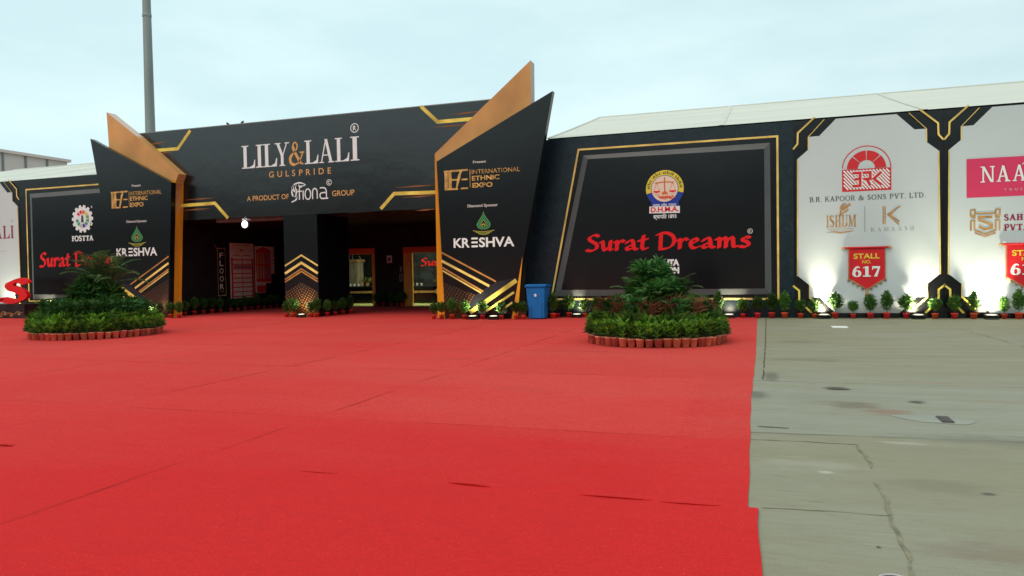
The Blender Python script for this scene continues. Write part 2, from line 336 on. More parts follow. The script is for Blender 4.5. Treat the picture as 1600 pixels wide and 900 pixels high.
# ------------------------------------------------------------------ mesh builders
class MB:
    def __init__(s): s.v = []; s.f = []; s.mi = []; s.mats = []; s.k = 0
    def m(s, mt):
        if mt not in s.mats: s.mats.append(mt)
        return s.mats.index(mt)
    def face(s, pts, mt):
        b = len(s.v); s.v += [tuple(p) for p in pts]; s.f.append(tuple(range(b, b + len(pts)))); s.mi.append(s.m(mt)); return s
    def box(s, x0, x1, y0, y1, z0, z1, mt):
        return s.prism([(x0, z0), (x1, z0), (x1, z1), (x0, z1)], y0, y1, mt)
    def prism(s, xz, y0, y1, mt, side=None, back=None):
        n = len(xz); b = len(s.v); back = back or xz
        s.v += [(x, y0, z) for x, z in xz] + [(x, y1, z) for x, z in back]
        a = sum(xz[i][0] * xz[(i + 1) % n][1] - xz[(i + 1) % n][0] * xz[i][1] for i in range(n))
        fr = tuple(range(b, b + n)); bk = tuple(range(b + 2 * n - 1, b + n - 1, -1))
        q = [(b + i, b + n + i, b + n + (i + 1) % n, b + (i + 1) % n) for i in range(n)]
        if a < 0: fr = fr[::-1]; bk = bk[::-1]; q = [t[::-1] for t in q]
        s.f += [fr, bk] + q; s.mi += [s.m(mt)] * 2 + [s.m(side or mt)] * n; return s
    def vprism(s, xy, z0, z1, mt):
        n = len(xy); b = len(s.v)
        s.v += [(x, y, z0) for x, y in xy] + [(x, y, z1) for x, y in xy]
        s.f += [tuple(range(b + n - 1, b - 1, -1)), tuple(range(b + n, b + 2 * n))] + [(b + i, b + (i + 1) % n, b + n + (i + 1) % n, b + n + i) for i in range(n)]
        s.mi += [s.m(mt)] * (n + 2); return s
    def lathe(s, prof, mt, c=(0, 0, 0), n=16, ax='z'):
        b = len(s.v)
        for r, z in prof:
            for i in range(n):
                a = 2 * math.pi * i / n
                p = (r * math.cos(a), r * math.sin(a), z)
                if ax == 'x': p = (z, p[0], p[1])
                if ax == 'y': p = (p[0], z, p[1])
                s.v.append((c[0] + p[0], c[1] + p[1], c[2] + p[2]))
        for j in range(len(prof) - 1):
            for i in range(n):
                s.f.append((b + j * n + i, b + j * n + (i + 1) % n, b + (j + 1) * n + (i + 1) % n, b + (j + 1) * n + i)); s.mi.append(s.m(mt))
        s.f.append(tuple(b + i for i in range(n))[::-1]); s.mi.append(s.m(mt))
        s.f.append(tuple(b + (len(prof) - 1) * n + i for i in range(n))); s.mi.append(s.m(mt)); return s
    def tube(s, pts, rad, mt, n=7):
        pts = [Vector(p) for p in pts]; b = len(s.v); rad = rad if isinstance(rad, (list, tuple)) else [rad] * len(pts)
        for i, p in enumerate(pts):
            d = (pts[min(i + 1, len(pts) - 1)] - pts[max(i - 1, 0)]).normalized()
            u = d.cross(Vector((0, 0, 1)) if abs(d.z) < 0.9 else Vector((1, 0, 0))).normalized(); w_ = d.cross(u)
            for j in range(n):
                a = 2 * math.pi * j / n; s.v.append(tuple(p + (u * math.cos(a) + w_ * math.sin(a)) * rad[i]))
        for i in range(len(pts) - 1):
            for j in range(n):
                s.f.append((b + i * n + j, b + i * n + (j + 1) % n, b + (i + 1) * n + (j + 1) % n, b + (i + 1) * n + j)); s.mi.append(s.m(mt))
        s.f.append(tuple(b + j for j in range(n))[::-1]); s.f.append(tuple(b + (len(pts) - 1) * n + j for j in range(n))); s.mi += [s.m(mt)] * 2; return s
    def leaf(s, p, d, up, ln, wd, mt, droop=0.25):
        d = d.normalized(); side = d.cross(up); side = side.normalized() if side.length > 1e-4 else Vector((1, 0, 0))
        nrm = side.cross(d)
        a = p; m1 = p + d * ln * 0.45; tip = p + d * ln - nrm * ln * droop
        b = len(s.v); s.v += [tuple(a), tuple(m1 + side * wd * .5), tuple(tip), tuple(m1 - side * wd * .5)]
        s.f += [(b, b + 1, b + 2), (b, b + 2, b + 3)]; s.mi += [s.m(mt)] * 2
    # ---- flat print on a facade plane Y (layer k sits k*4 mm proud)
    def poly(s, pts, mt, Y, layer=1, px=True):
        s.k += 1
        y = Y - 0.004 * layer - 0.00025 * (s.k % 14)
        q = [on_y(a, b, Y) for a, b in pts] if px else pts
        a = sum(q[i][0] * q[(i + 1) % len(q)][1] - q[(i + 1) % len(q)][0] * q[i][1] for i in range(len(q)))
        if a < 0: q = q[::-1]
        return s.face([(x, y, z) for x, z in q], mt)
    def line(s, pts, wd, mt, Y, layer=1, px=True, closed=False, taper=False):
        q = [Vector(on_y(a, b, Y)) if px else Vector(pt) for pt in pts for a, b in [pt]]
        n = len(q); L_, R__ = [], []
        for i in range(n):
            a = q[i - 1] if (i > 0 or closed) else None; c = q[(i + 1) % n] if (i < n - 1 or closed) else None
            d1 = (q[i] - a).normalized() if a is not None else None; d2 = (c - q[i]).normalized() if c is not None else None
            d1 = d1 or d2; d2 = d2 or d1
            n1 = Vector((-d1.y, d1.x)); n2 = Vector((-d2.y, d2.x)); mm = (n1 + n2)
            mm = mm.normalized() if mm.length > 1e-6 else n1
            k = wd / 2 / max(0.35, mm.dot(n1))
            L_.append(q[i] + mm * k); R__.append(q[i] - mm * k)
        for i in range(n if closed else n - 1):
            j = (i + 1) % n
            s.poly([tuple(L_[i]), tuple(L_[j]), tuple(R__[j]), tuple(R__[i])], mt, Y, layer, px=False)
        return s
    def ribbon(s, pts, wds, mt, Y, layer=1):      # xz centre line with a width per point
        q = [Vector(p) for p in pts]; n = len(q); e = []
        for i in range(n):
            d = (q[min(i + 1, n - 1)] - q[max(i - 1, 0)]); d = d.normalized() if d.length > 0 else Vector((1, 0)); nn = Vector((-d.y, d.x)) * wds[i] / 2
            e.append((q[i] + nn, q[i] - nn))
        s.k += 1
        for i in range(n - 1):
            y = Y - 0.004 * layer - 0.00025 * (s.k % 14)
            s.face([(p.x, y, p.y) for p in (e[i][0], e[i][1], e[i + 1][1], e[i + 1][0])], mt)
        return s
    def disc(s, cx, cz, r, mt, Y, layer=1, n=28, a0=0, a1=360, r_in=0.0):
        A = [R_(a0 + (a1 - a0) * i / n) for i in range(n + 1)]
        s.k += 1; y = Y - 0.004 * layer - 0.00025 * (s.k % 14)
        for i in range(n):
            o = [(cx + r * math.cos(a), y, cz + r * math.sin(a)) for a in (A[i], A[i + 1])]
            if r_in > 0: ii = [(cx + r_in * math.cos(a), y, cz + r_in * math.sin(a)) for a in (A[i + 1], A[i])]
            else: ii = [(cx, y, cz)]
            s.face(o + ii, mt)
        return s
    def text(s, body, X0, X1, Z0, Z1, mt, Y, layer=1, bold=0.0, spacing=1.0, depth=0.0):
        c = bpy.data.curves.new('t', 'FONT'); c.body = body; c.offset = bold; c.space_character = spacing; c.resolution_u = 4
        if depth: c.extrude = depth
        o = bpy.data.objects.new('t', c); COL.objects.link(o)
        me = bpy.data.meshes.new_from_object(o.evaluated_get(bpy.context.evaluated_depsgraph_get()))
        co = [v.co.copy() for v in me.vertices]
        if co:
            xs = [p.x for p in co]; x0, x1 = min(xs), max(xs)
            cap = 0.7 + bold; b = len(s.v); lo = -bold
            for p in co:
                s.v.append((X0 + (p.x - x0) / (x1 - x0) * (X1 - X0), Y - 0.004 * layer - p.z, Z0 + (p.y - lo) / (cap - lo) * (Z1 - Z0)))
            for p in me.polygons: s.f.append(tuple(b + i for i in p.vertices)); s.mi.append(s.m(mt))
        bpy.data.objects.remove(o); bpy.data.curves.remove(c); bpy.data.meshes.remove(me); return s
    def T(s, body, x0, y0, x1, ytop, mt, Y, layer=1, bold=0.0, spacing=1.0):   # placed from photo measurements
        X0, Z0 = on_y(x0, y0, Y); X1, _ = on_y(x1, y0, Y); _, Z1 = on_y(x0, ytop, Y)
        return s.text(body, X0, X1, Z0, Z1, mt, Y, layer, bold, spacing)
    def build(s, name, parent=None, smooth=False, origin=None):
        me = bpy.data.meshes.new(name)
        off = Vector(origin) if origin is not None else (parent_loc(parent) if parent else Vector((0, 0, 0)))
        me.from_pydata([tuple(Vector(p) - off) for p in s.v], [], s.f)
        for m_ in s.mats: me.materials.append(m_)
        me.polygons.foreach_set('material_index', s.mi)
        if smooth: me.polygons.foreach_set('use_smooth', [True] * len(s.f))
        me.update()
        o = bpy.data.objects.new(name, me); COL.objects.link(o)
        if parent: o.parent = parent
        if origin is not None: o.location = Vector(origin) - (parent_loc(parent) if parent else Vector((0, 0, 0)))
        return o
def parent_loc(o):
    p = Vector((0, 0, 0))
    while o: p += o.location; o = o.parent
    return p

def thing(name, label, cat, loc=(0, 0, 0), group=None):
    o = bpy.data.objects.new(name, None); COL.objects.link(o); o.location = loc; o.empty_display_size = 0.2
    o['label'] = label; o['category'] = cat
    if group: o['group'] = group
    return o
def tag(o, label, cat, group=None):
    o['label'] = label; o['category'] = cat
    if group: o['group'] = group
    return o
def struct(o): o['kind'] = 'structure'; return o
def dup(root, loc, rz=0, sc_=1.0, label=None, group=None):
    r = root.copy(); COL.objects.link(r); r.location = loc; r.rotation_euler = (0, 0, rz); r.scale = (sc_, sc_, sc_) if not isinstance(sc_, tuple) else sc_
    if label: r['label'] = label
    if group: r['group'] = group
    for ch in list(root.children):
        c = ch.copy(); COL.objects.link(c); c.parent = r
        for g in ch.children:
            d = g.copy(); COL.objects.link(d); d.parent = c
    return r

# ---- lettering drawn as strokes -------------------------------------------------
def arc(cx, cy, rx, ry, a0, a1, n=12):
    return [(cx + rx * math.cos(R_(a0 + (a1 - a0) * i / n)), cy + ry * math.sin(R_(a0 + (a1 - a0) * i / n))) for i in range(n + 1)]
def smooth_pts(p, n=6):
    o = []
    for i in range(len(p) - 1):
        a = p[max(i - 1, 0)]; b = p[i]; c = p[i + 1]; d = p[min(i + 2, len(p) - 1)]
        for k in range(n):
            t_ = k / n
            o.append(tuple(0.5 * ((2 * b[j]) + (-a[j] + c[j]) * t_ + (2 * a[j] - 5 * b[j] + 4 * c[j] - d[j]) * t_ ** 2 + (-a[j] + 3 * b[j] - 3 * c[j] + d[j]) * t_ ** 3) for j in range(2)))
    return o + [p[-1]]
def serif_glyph(ch, T=0.17, t=0.05):
    """cap height 1; returns width and a list of ('q', polygon) / ('r', points, widths)"""
    q = []; rect = lambda x0, x1, y0, y1: q.append(('q', [(x0, y0), (x1, y0), (x1, y1), (x0, y1)]))
    def stem(x, b=True, tp=True, y0=0, y1=1):
        rect(x, x + T, y0, y1)
        if b: rect(x - .09, x + T + .09, 0, t)
        if tp: rect(x - .09, x + T + .09, 1 - t, 1)
    def diag(x0, y0, x1, y1, wd): q.append(('q', [(x0 - wd / 2, y0), (x0 + wd / 2, y0), (x1 + wd / 2, y1), (x1 - wd / 2, y1)]))
    def rib(p, f): q.append(('r', p, f if isinstance(f, list) else [f] * len(p)))
    def bowl(cx, cy, rx, ry, a0, a1, n=14):
        p = arc(cx, cy, rx, ry, a0, a1, n); rib(p, [t + (T - t) * abs(math.cos(R_(a0 + (a1 - a0) * i / n))) ** 1.3 for i in range(n + 1)])
    if ch == 'I': stem(.09); W = T + .18
    elif ch == 'L':
        stem(.09); rect(.09, .62, 0, t); q.append(('q', [(.38, t), (.64, 0), (.66, .36), (.62, .36), (.56, .14)])); W = .68
    elif ch == 'Y':
        diag(.16, 1, .42, .44, T); diag(.70, 1, .46, .46, t * 1.3); rect(.34, .34 + T, 0, .48); rect(.25, .43 + T, 0, t); rect(0, .34, 1 - t, 1); rect(.58, .84, 1 - t, 1); W = .84
    elif ch == 'A':
        diag(.14, 0, .42, 1, t * 1.4); diag(.42, 1, .70, 0, T); rect(.22, .60, .30, .30 + t); rect(.02, .28, 0, t); rect(.54, .88, 0, t); W = .88
    elif ch == 'V': diag(.16, 1, .42, 0, T); diag(.44, 0, .70, 1, t * 1.4); rect(0, .34, 1 - t, 1); rect(.58, .84, 1 - t, 1); W = .84
    elif ch == 'B': stem(.09); bowl(.32, .76, .26, .22, -90, 90); bowl(.34, .27, .30, .25, -90, 90); W = .72
    elif ch == 'R': stem(.09); bowl(.32, .75, .28, .23, -90, 90); diag(.38, .52, .66, 0, T); rect(.56, .84, 0, t); W = .80
    elif ch == 'P': stem(.09); bowl(.32, .72, .30, .26, -90, 90); W = .70
    elif ch == 'D': stem(.09); bowl(.28, .5, .46, .475, -90, 90); W = .86
    elif ch == 'O': bowl(.45, .5, .38, .49, 0, 360, 24); W = .92
    elif ch == 'K': stem(.09); diag(.26, .42, .66, 1, t * 1.4); diag(.40, .56, .72, 0, T); rect(.5, .8, 1 - t, 1); rect(.6, .86, 0, t); W = .84
    elif ch == 'N': rect(.12, .12 + t * 1.4, 0, 1); rect(.72, .72 + t * 1.4, 0, 1); diag(.17, 1, .72, 0, T); rect(0, .24, 1 - t, 1); rect(.0, .28, 0, t); rect(.6, .9, 1 - t, 1); W = .88
    elif ch == 'H': stem(.09); stem(.55); rect(.15, .6, .48, .48 + t); W = .64 + T
    elif ch == 'U': stem(.09, b=False, y0=.3); rect(.66, .66 + t * 1.4, .3, 1); rect(.58, .82, 1 - t, 1); bowl(.40, .3, .27, .29, 180, 360); W = .84
    elif ch == 'M': rect(.12, .12 + t * 1.4, 0, 1); stem(.78); diag(.17, 1, .48, 0.05, T); diag(.48, .05, .8, 1, t * 1.4); rect(0, .24, 0, t); W = .98
    elif ch == 'T': stem(.30, tp=False); rect(0, .78, 1 - t, 1); rect(0, t, .74, 1); rect(.78 - t, .78, .74, 1); W = .78
    elif ch == 'F': stem(.09); rect(.1, .6, 1 - t, 1); rect(.60 - t, .6, .76, 1); rect(.2, .48, .5, .5 + t); rect(.48 - t, .48, .4, .64); W = .62
    elif ch == 'S':
        p = smooth_pts([(.56, .80), (.46, .93), (.30, .97), (.14, .88), (.12, .72), (.28, .57), (.46, .45), (.56, .28), (.48, .10), (.30, .03), (.14, .10), (.07, .24)], 4)
        rib(p, [t + (T - t) * max(0, math.sin(math.pi * i / (len(p) - 1))) ** 2 for i in range(len(p))]); W = .66
    elif ch == '&':
        p = smooth_pts([(.92, .52), (.84, .34), (.66, .12), (.42, .02), (.18, .06), (.08, .24), (.16, .40), (.38, .56), (.54, .70), (.56, .86), (.44, .97), (.31, .90), (.30, .74), (.44, .50), (.66, .22), (.80, .06), (.96, .03)], 4)
        n = len(p); wd = [t + (T - t) * (0.9 if 12 < i < 26 or 46 < i < 60 else 0.25) for i in range(n)]
        rib(p, wd); rect(.72, 1.04, .50, .50 + t * 1.2); W = 1.04
    elif ch == '.': rect(.06, .06 + T * .8, 0, T * .8); W = .12 + T * .8
    elif ch == '6': bowl(.36, .31, .24, .28, 0, 360, 22); rib(smooth_pts([(.58, .84), (.46, .95), (.30, .88), (.16, .62), (.13, .34)], 4), [t + (T - t) * i / 16 for i in range(17)]); W = .72
    elif ch == '1': rect(.24, .24 + T, 0, 1); rect(.06, .42 + T, 0, t * 1.5); q.append(('q', [(.05, .86), (.06, .8), (.26, .86), (.26, 1)])); W = .66
    elif ch == '7': rect(.06, .68, 1 - T * .8, 1); rect(.06, .06 + t, .66, 1); q.append(('q', [(.20, 0), (.20 + T, 0), (.68, .92), (.56, .92)])); W = .72
    else: W = .36
    return W, q
def serif(mb, body, X0, X1, Z0, Z1, mt, Y, layer=1, T=0.17, t=0.05, gap=0.06, mats=None):
    gl = [serif_glyph(c, T, t) for c in body]; tot = sum(g[0] for g in gl) + gap * (len(gl) - 1); k = (X1 - X0) / tot; h = Z1 - Z0; x = 0
    for c, (W, q) in zip(body, gl):
        mm = (mats or {}).get(c, mt)
        for it in q:
            pts = [(X0 + (x + a) * k, Z0 + b * h) for a, b in it[1]]
            if it[0] == 'q': mb.poly(pts, mm, Y, layer, px=False)
            else: mb.ribbon(pts, [w_ * (k + h) / 2 for w_ in it[2]], mm, Y, layer)
        x += W + gap
    return mb
def SERIF(mb, body, x0, y0, x1, ytop, mt, Y, layer=1, **k):
    X0, Z0 = on_y(x0, y0, Y); X1, _ = on_y(x1, y0, Y); _, Z1 = on_y(x0, ytop, Y)
    return serif(mb, body, X0, X1, Z0, Z1, mt, Y, layer, **k)
# broad-nib script: cap height 1, x-height .6
NIB = {
 'S': (.70, [[(.66, .86), (.56, .95), (.38, .93), (.22, .82), (.22, .68), (.38, .56), (.54, .44), (.58, .26), (.46, .10), (.26, .05), (.06, .10)]]),
 'u': (.66, [[(.04, .52), (.14, .58), (.16, .30), (.20, .10), (.30, .08), (.46, .28)], [(.54, .60), (.50, .30), (.52, .08), (.62, .10)]]),
 'r': (.50, [[(.04, .50), (.14, .58), (.15, .30), (.14, .06)], [(.18, .36), (.30, .56), (.40, .60), (.50, .52)]]),
 'a': (.64, [[(.10, .44), (.24, .58), (.38, .58), (.44, .40), (.46, .14), (.60, .07)], [(.42, .32), (.26, .30), (.12, .20), (.12, .09), (.26, .08), (.42, .18)]]),
 't': (.46, [[(.26, .84), (.22, .50), (.18, .22), (.24, .08), (.42, .12)], [(.02, .56), (.22, .58), (.44, .64)]]),
 'D': (.92, [[(.22, .92), (.20, .50), (.18, .10)], [(.04, .86), (.24, .95), (.52, .94), (.76, .78), (.84, .52), (.74, .24), (.48, .08), (.16, .05)]]),
 'e': (.56, [[(.14, .32), (.32, .38), (.44, .48), (.36, .59), (.22, .54), (.12, .34), (.16, .14), (.30, .06), (.50, .14)]]),
 'm': (1.04, [[(.04, .50), (.16, .58), (.18, .32), (.16, .06)], [(.20, .38), (.36, .58), (.46, .56), (.48, .30), (.46, .06)], [(.50, .36), (.66, .58), (.78, .56), (.80, .30), (.82, .10), (.98, .10)]]),
 's': (.48, [[(.46, .54), (.34, .60), (.18, .54), (.16, .42), (.32, .34), (.42, .22), (.34, .08), (.18, .06), (.03, .11)]]),
 ' ': (.36, []),
}
def nib(mb, body, X0, X1, Z0, Z1, mt, Y, layer=1, w_=0.19, ang=28, depth=0.0, gap=0.03):
    tot = sum(NIB[c][0] for c in body) + gap * (len(body) - 1); k = (X1 - X0) / tot; h = Z1 - Z0; x = 0
    nx, nz_ = w_ / 2 * math.cos(R_(ang)), w_ / 2 * math.sin(R_(ang)); px_, pz_ = -0.03 * math.sin(R_(ang)), 0.03 * math.cos(R_(ang))
    for c in body:
        for st in NIB[c][1]:
            p = smooth_pts(st, 6); mb.k += 1
            for i in range(len(p) - 1):
                a, b = p[i], p[i + 1]
                corners = [(q_[0] + sx * nx + sy * px_, q_[1] + sx * nz_ + sy * pz_) for q_ in (a, b) for sx in (-1, 1) for sy in (-1, 1)]
                hull = convex(corners)
                pts = [(X0 + (x + u) * k, Z0 + v * h) for u, v in hull]
                if depth: mb.prism(pts, Y - 0.0003 * (i % 9), Y + depth, mt)
                else:
                    y = Y - 0.004 * layer - 0.00012 * (i % 12) - 0.0016 * (mb.k % 2)
                    mb.face([(u, y, v) for u, v in pts], mt)
        x += NIB[c][0] + gap
    return mb
def nib_words(parent, name, body, X0, X1, Z0, Z1, mt, Y, **k):
    W = lambda t: sum(NIB[c][0] for c in t) + .03 * len(t)
    tot = W(body) - .03; x = 0
    for wd_ in body.split(' '):
        m_ = MB(); a = X0 + (X1 - X0) * x / tot; b = X0 + (X1 - X0) * (x + W(wd_) - .03) / tot
        nib(m_, wd_, a, b, Z0, Z1, mt, Y, **k); m_.build(name, parent); x += W(wd_) + W(' ')
def convex(P):
    P = sorted(set(P)); 
    def half(Q):
        h = []
        for p in Q:
            while len(h) > 1 and (h[-1][0] - h[-2][0]) * (p[1] - h[-2][1]) - (h[-1][1] - h[-2][1]) * (p[0] - h[-2][0]) <= 0: h.pop()
            h.append(p)
        return h
    a = half(P); b = half(P[::-1]); return a[:-1] + b[:-1]

# planes of the place (metres in front of the camera's foot)
YW, YF, YP, YB = 21.8, 21.4, 20.8, 28.4       # hoardings, fascia and pillar, pylons, back wall of the entrance
XS = -20.2                                    # side wall of the entrance
WTOP = 5.42
# ================================================================== GROUND
g = MB()
g.face([(-260, -80, 0), (260, -80, 0), (260, 400, 0), (-260, 400, 0)], CONCRETE)
struct(g.build('concrete_ground'))
# the long open joint and the smeared crack in the slab
def crack(pts, wd, jit, mt, name, gap=0.18):
    c = MB(); q = []
    for i in range(len(pts) - 1):
        a, b = Vector(pts[i]), Vector(pts[i + 1]); n = max(2, int((b - a).length / 0.05))
        q += [a.lerp(b, k / n) for k in range(n)]
    q.append(Vector(pts[-1])); prev = None
    for i, p in enumerate(q):
        d = (q[min(i + 1, len(q) - 1)] - q[max(i - 1, 0)]).normalized(); s = Vector((-d.y, d.x, 0))
        ph = len(pts) + wd * 400; p = p + s * jit * (math.sin(i * .37 + ph) + .6 * math.sin(i * 1.13 + 2 * ph) + .25 * random.uniform(-1, 1)); w2 = wd * (.62 + .3 * math.sin(i * .29 + ph) * math.sin(i * .83) + .12 * random.uniform(-1, 1)) / 2
        cur = (p + s * w2, p - s * w2)
        if prev and math.sin(i * .21 + ph * 1.7) * math.sin(i * .077 + ph) < 1 - 2.2 * gap: c.face([prev[0], prev[1], cur[1], cur[0]], mt)
        prev = cur
    return struct(c.build(name))
JOINT = mat('open_joint_dirt', (0.07, 0.07, 0.06), 0.9)
CRACK = mat('crack_dirt', (0.188, 0.187, 0.134), 0.9, noise=(9, 0.3))
z = .004
crack([(0.16, 21.6, z), (0.10, 15, z), (0.03, 9.9, z)], .026, .005, JOINT, 'ground_joint', .04)
g = lambda x, y: tuple(on_ground(x, y, .004))
crack([g(1171, 686), g(1260, 690), g(1339, 694)], .022, .008, CRACK, 'ground_crack')
crack([g(1339, 694), g(1352, 712), g(1364, 738), g(1378, 772), g(1392, 805), g(1401, 826), g(1409, 850), g(1420, 880), g(1432, 920)], .034, .010, CRACK, 'ground_crack')
crack([g(1190, 793), g(1290, 797), g(1392, 806)], .014, .006, CRACK, 'ground_crack')
crack([g(1184, 666), g(1232, 669)], .03, .01, JOINT, 'ground_crack')
crack([g(1293, 607), g(1312, 608.5), g(1328, 609)], .07, .02, JOINT, 'ground_crack')
crack([g(1425, 627.5), g(1440, 629)], .05, .01, JOINT, 'ground_crack')
crack([g(1498, 514), g(1560, 530), g(1610, 545)], .03, .02, CRACK, 'ground_crack')

# cement patch with its drain hole, paint mark, round cover at the frame's foot
PATCH = mat('smooth_cement', (0.228, 0.255, 0.225), 0.42, noise=(3, 0.12, (.4, 1, 1)))
c0 = on_ground(1462, 655.5); pm = MB()
pts = []
for i in range(28):
    a = 2 * math.pi * i / 28; rx = .31 * (1 + .06 * math.sin(3 * a) + .03 * math.sin(7 * a)); pts.append((c0.x + rx * math.cos(a) * (1.12 if math.cos(a) < -.8 else 1), c0.y + (.19 + .02 * math.sin(5 * a)) * math.sin(a) - .06 * math.cos(a)))
pt = thing('cement_patch', 'smooth grey oval of cement on the concrete with a dark square hole', 'patch', (c0.x, c0.y, 0))
pm.face([(a_, b_, .003) for a_, b_ in pts], PATCH); pm.build('patch_surface', pt)
dm = MB(); dc = on_ground(1477, 656.5)
dm.box(dc.x - .05, dc.x + .05, dc.y - .13, dc.y + .15, .006, .0105, mat('drain_iron', (0.05, 0.05, 0.05), 0.6))
for i in range(4): dm.box(dc.x - .036, dc.x + .036, dc.y - .10 + i * .055, dc.y - .075 + i * .055, .0105, .013, mat('drain_bar', (0.075, 0.075, 0.075), 0.5))
dm.build('drain_grate', pt)
mk = MB(); a = on_ground(1299, 510.5); b = on_ground(1325, 512)
mk.box(a.x, b.x, a.y - .35, a.y + .1, .0, .012, WHITE_L)
tag(mk.build('white_board', origin=(a.x, a.y, 0)), 'small flat white strip lying on the concrete before the stall hoardings', 'board')
cp = on_ground(1398, 912)
ct = thing('round_cover', 'dark round cover with a pale rim standing on the concrete at the photo\'s lower edge', 'cover', cp)
mb = MB(); mb.lathe([(.062, 0), (.066, .012), (.066, .02), (.058, .024), (.056, .018)], mat('pale_rim', (0.55, 0.57, 0.58), 0.4), cp, 28); mb.build('cover_rim', ct)
mb = MB(); mb.lathe([(.056, .002), (.055, .018), (.03, .026), (.002, .028)], mat('dark_cap', (0.03, 0.035, 0.045), 0.35), cp, 28); mb.build('cover_dome', ct, True)

# ================================================================== CARPETS
def sheet(x0, x1, y0, y1, zf, stp, mt, ragged=None):
    c = MB(); nx, ny = int((x1 - x0) / stp) + 1, int((y1 - y0) / stp) + 1
    for j in range(ny + 1):
        for i in range(nx + 1):
            x = x0 + (x1 - x0) * i / nx; y = y0 + (y1 - y0) * j / ny
            if i == nx and ragged: x += ragged(y)
            c.v.append((x, y, zf(x, y)))
    k = c.m(mt)
    for j in range(ny):
        for i in range(nx):
            b = j * (nx + 1) + i; c.f.append((b, b + 1, b + nx + 2, b + nx + 1)); c.mi.append(k)
    return c
def bumpz(x, y): return .006 + .0022 * math.sin(x * 1.7 + .6 * math.sin(y * 1.1)) * math.sin(y * 2.3 + x * .4)
edge = lambda y: -.03 * max(0, 1 - abs(y - 8.2) / 4.5) + .004 * math.sin(y * 5)
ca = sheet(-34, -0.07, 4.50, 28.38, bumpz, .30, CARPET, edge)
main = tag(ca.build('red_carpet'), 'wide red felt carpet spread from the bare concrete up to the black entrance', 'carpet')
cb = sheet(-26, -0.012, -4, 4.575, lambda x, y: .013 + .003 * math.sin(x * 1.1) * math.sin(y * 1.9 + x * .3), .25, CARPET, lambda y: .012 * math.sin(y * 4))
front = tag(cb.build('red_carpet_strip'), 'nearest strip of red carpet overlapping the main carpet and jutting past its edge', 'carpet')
# folds that stand up along the strip's far edge
for (xa, ya), (xb, yb), hh in (((462, 738), (530, 743), .005), ((700, 757), (768, 764), .010), ((905, 776), (1020, 785), .008), ((1030, 787), (1130, 794), .006), ((-4, 698), (20, 699), .013)):
    a, b = on_ground(xa, ya), on_ground(xb, yb); f = MB(); n = 14
    d = (b - a).normalized(); s = Vector((-d.y, d.x, 0))
    rows = []
    for i in range(n + 1):
        t_ = i / n; e = math.sin(math.pi * t_) ** .8; p = a.lerp(b, t_)
        rows.append([p - s * .010 * e + Vector((0, 0, .010)), p - s * .016 * e + Vector((0, 0, .013 + hh * 1.1 * e)), p + s * .006 * e + Vector((0, 0, .014 + hh * 1.2 * e)), p + s * .09 * e + Vector((0, 0, .008))])
    for i in range(n):
        for j in range(3): f.face([rows[i][j], rows[i + 1][j], rows[i + 1][j + 1], rows[i][j + 1]], CARPET)
    f.build('fold', front)

# unseen trees added behind the camera, sized to darken the lower reflections
TREE_FAR = leaf_mat('far_tree_leaves', [(0.015, 0.03, 0.01), (0.03, 0.055, 0.015), (0.05, 0.08, 0.025)])
tl = MB()
for i in range(15000):
    x = random.uniform(-170, 100); h_ = 14.0 + 2.2 * math.sin(x * .21) + 1.8 * math.sin(x * .53 + 1) + random.uniform(-1.2, 1.2)
    zz = h_ * random.random() ** .75; y = -48 + random.uniform(-4, 4)
    d = rnd3 = Vector((random.uniform(-1, 1), random.uniform(-.4, 1), random.uniform(-.5, .8)))
    tl.leaf(Vector((x, y, zz + .2)), d, Vector((random.uniform(-.5, .5), random.uniform(-.5, .5), 1)), random.uniform(1.3, 2.6), random.uniform(1.0, 1.8), TREE_FAR, .3)
tl.v = [(a, b, max(c, .01)) for a, b, c in tl.v]
o = tl.build('added_treeline'); o['kind'] = 'stuff'; o['label'] = 'unseen dark line of trees added behind the viewer to darken reflections'

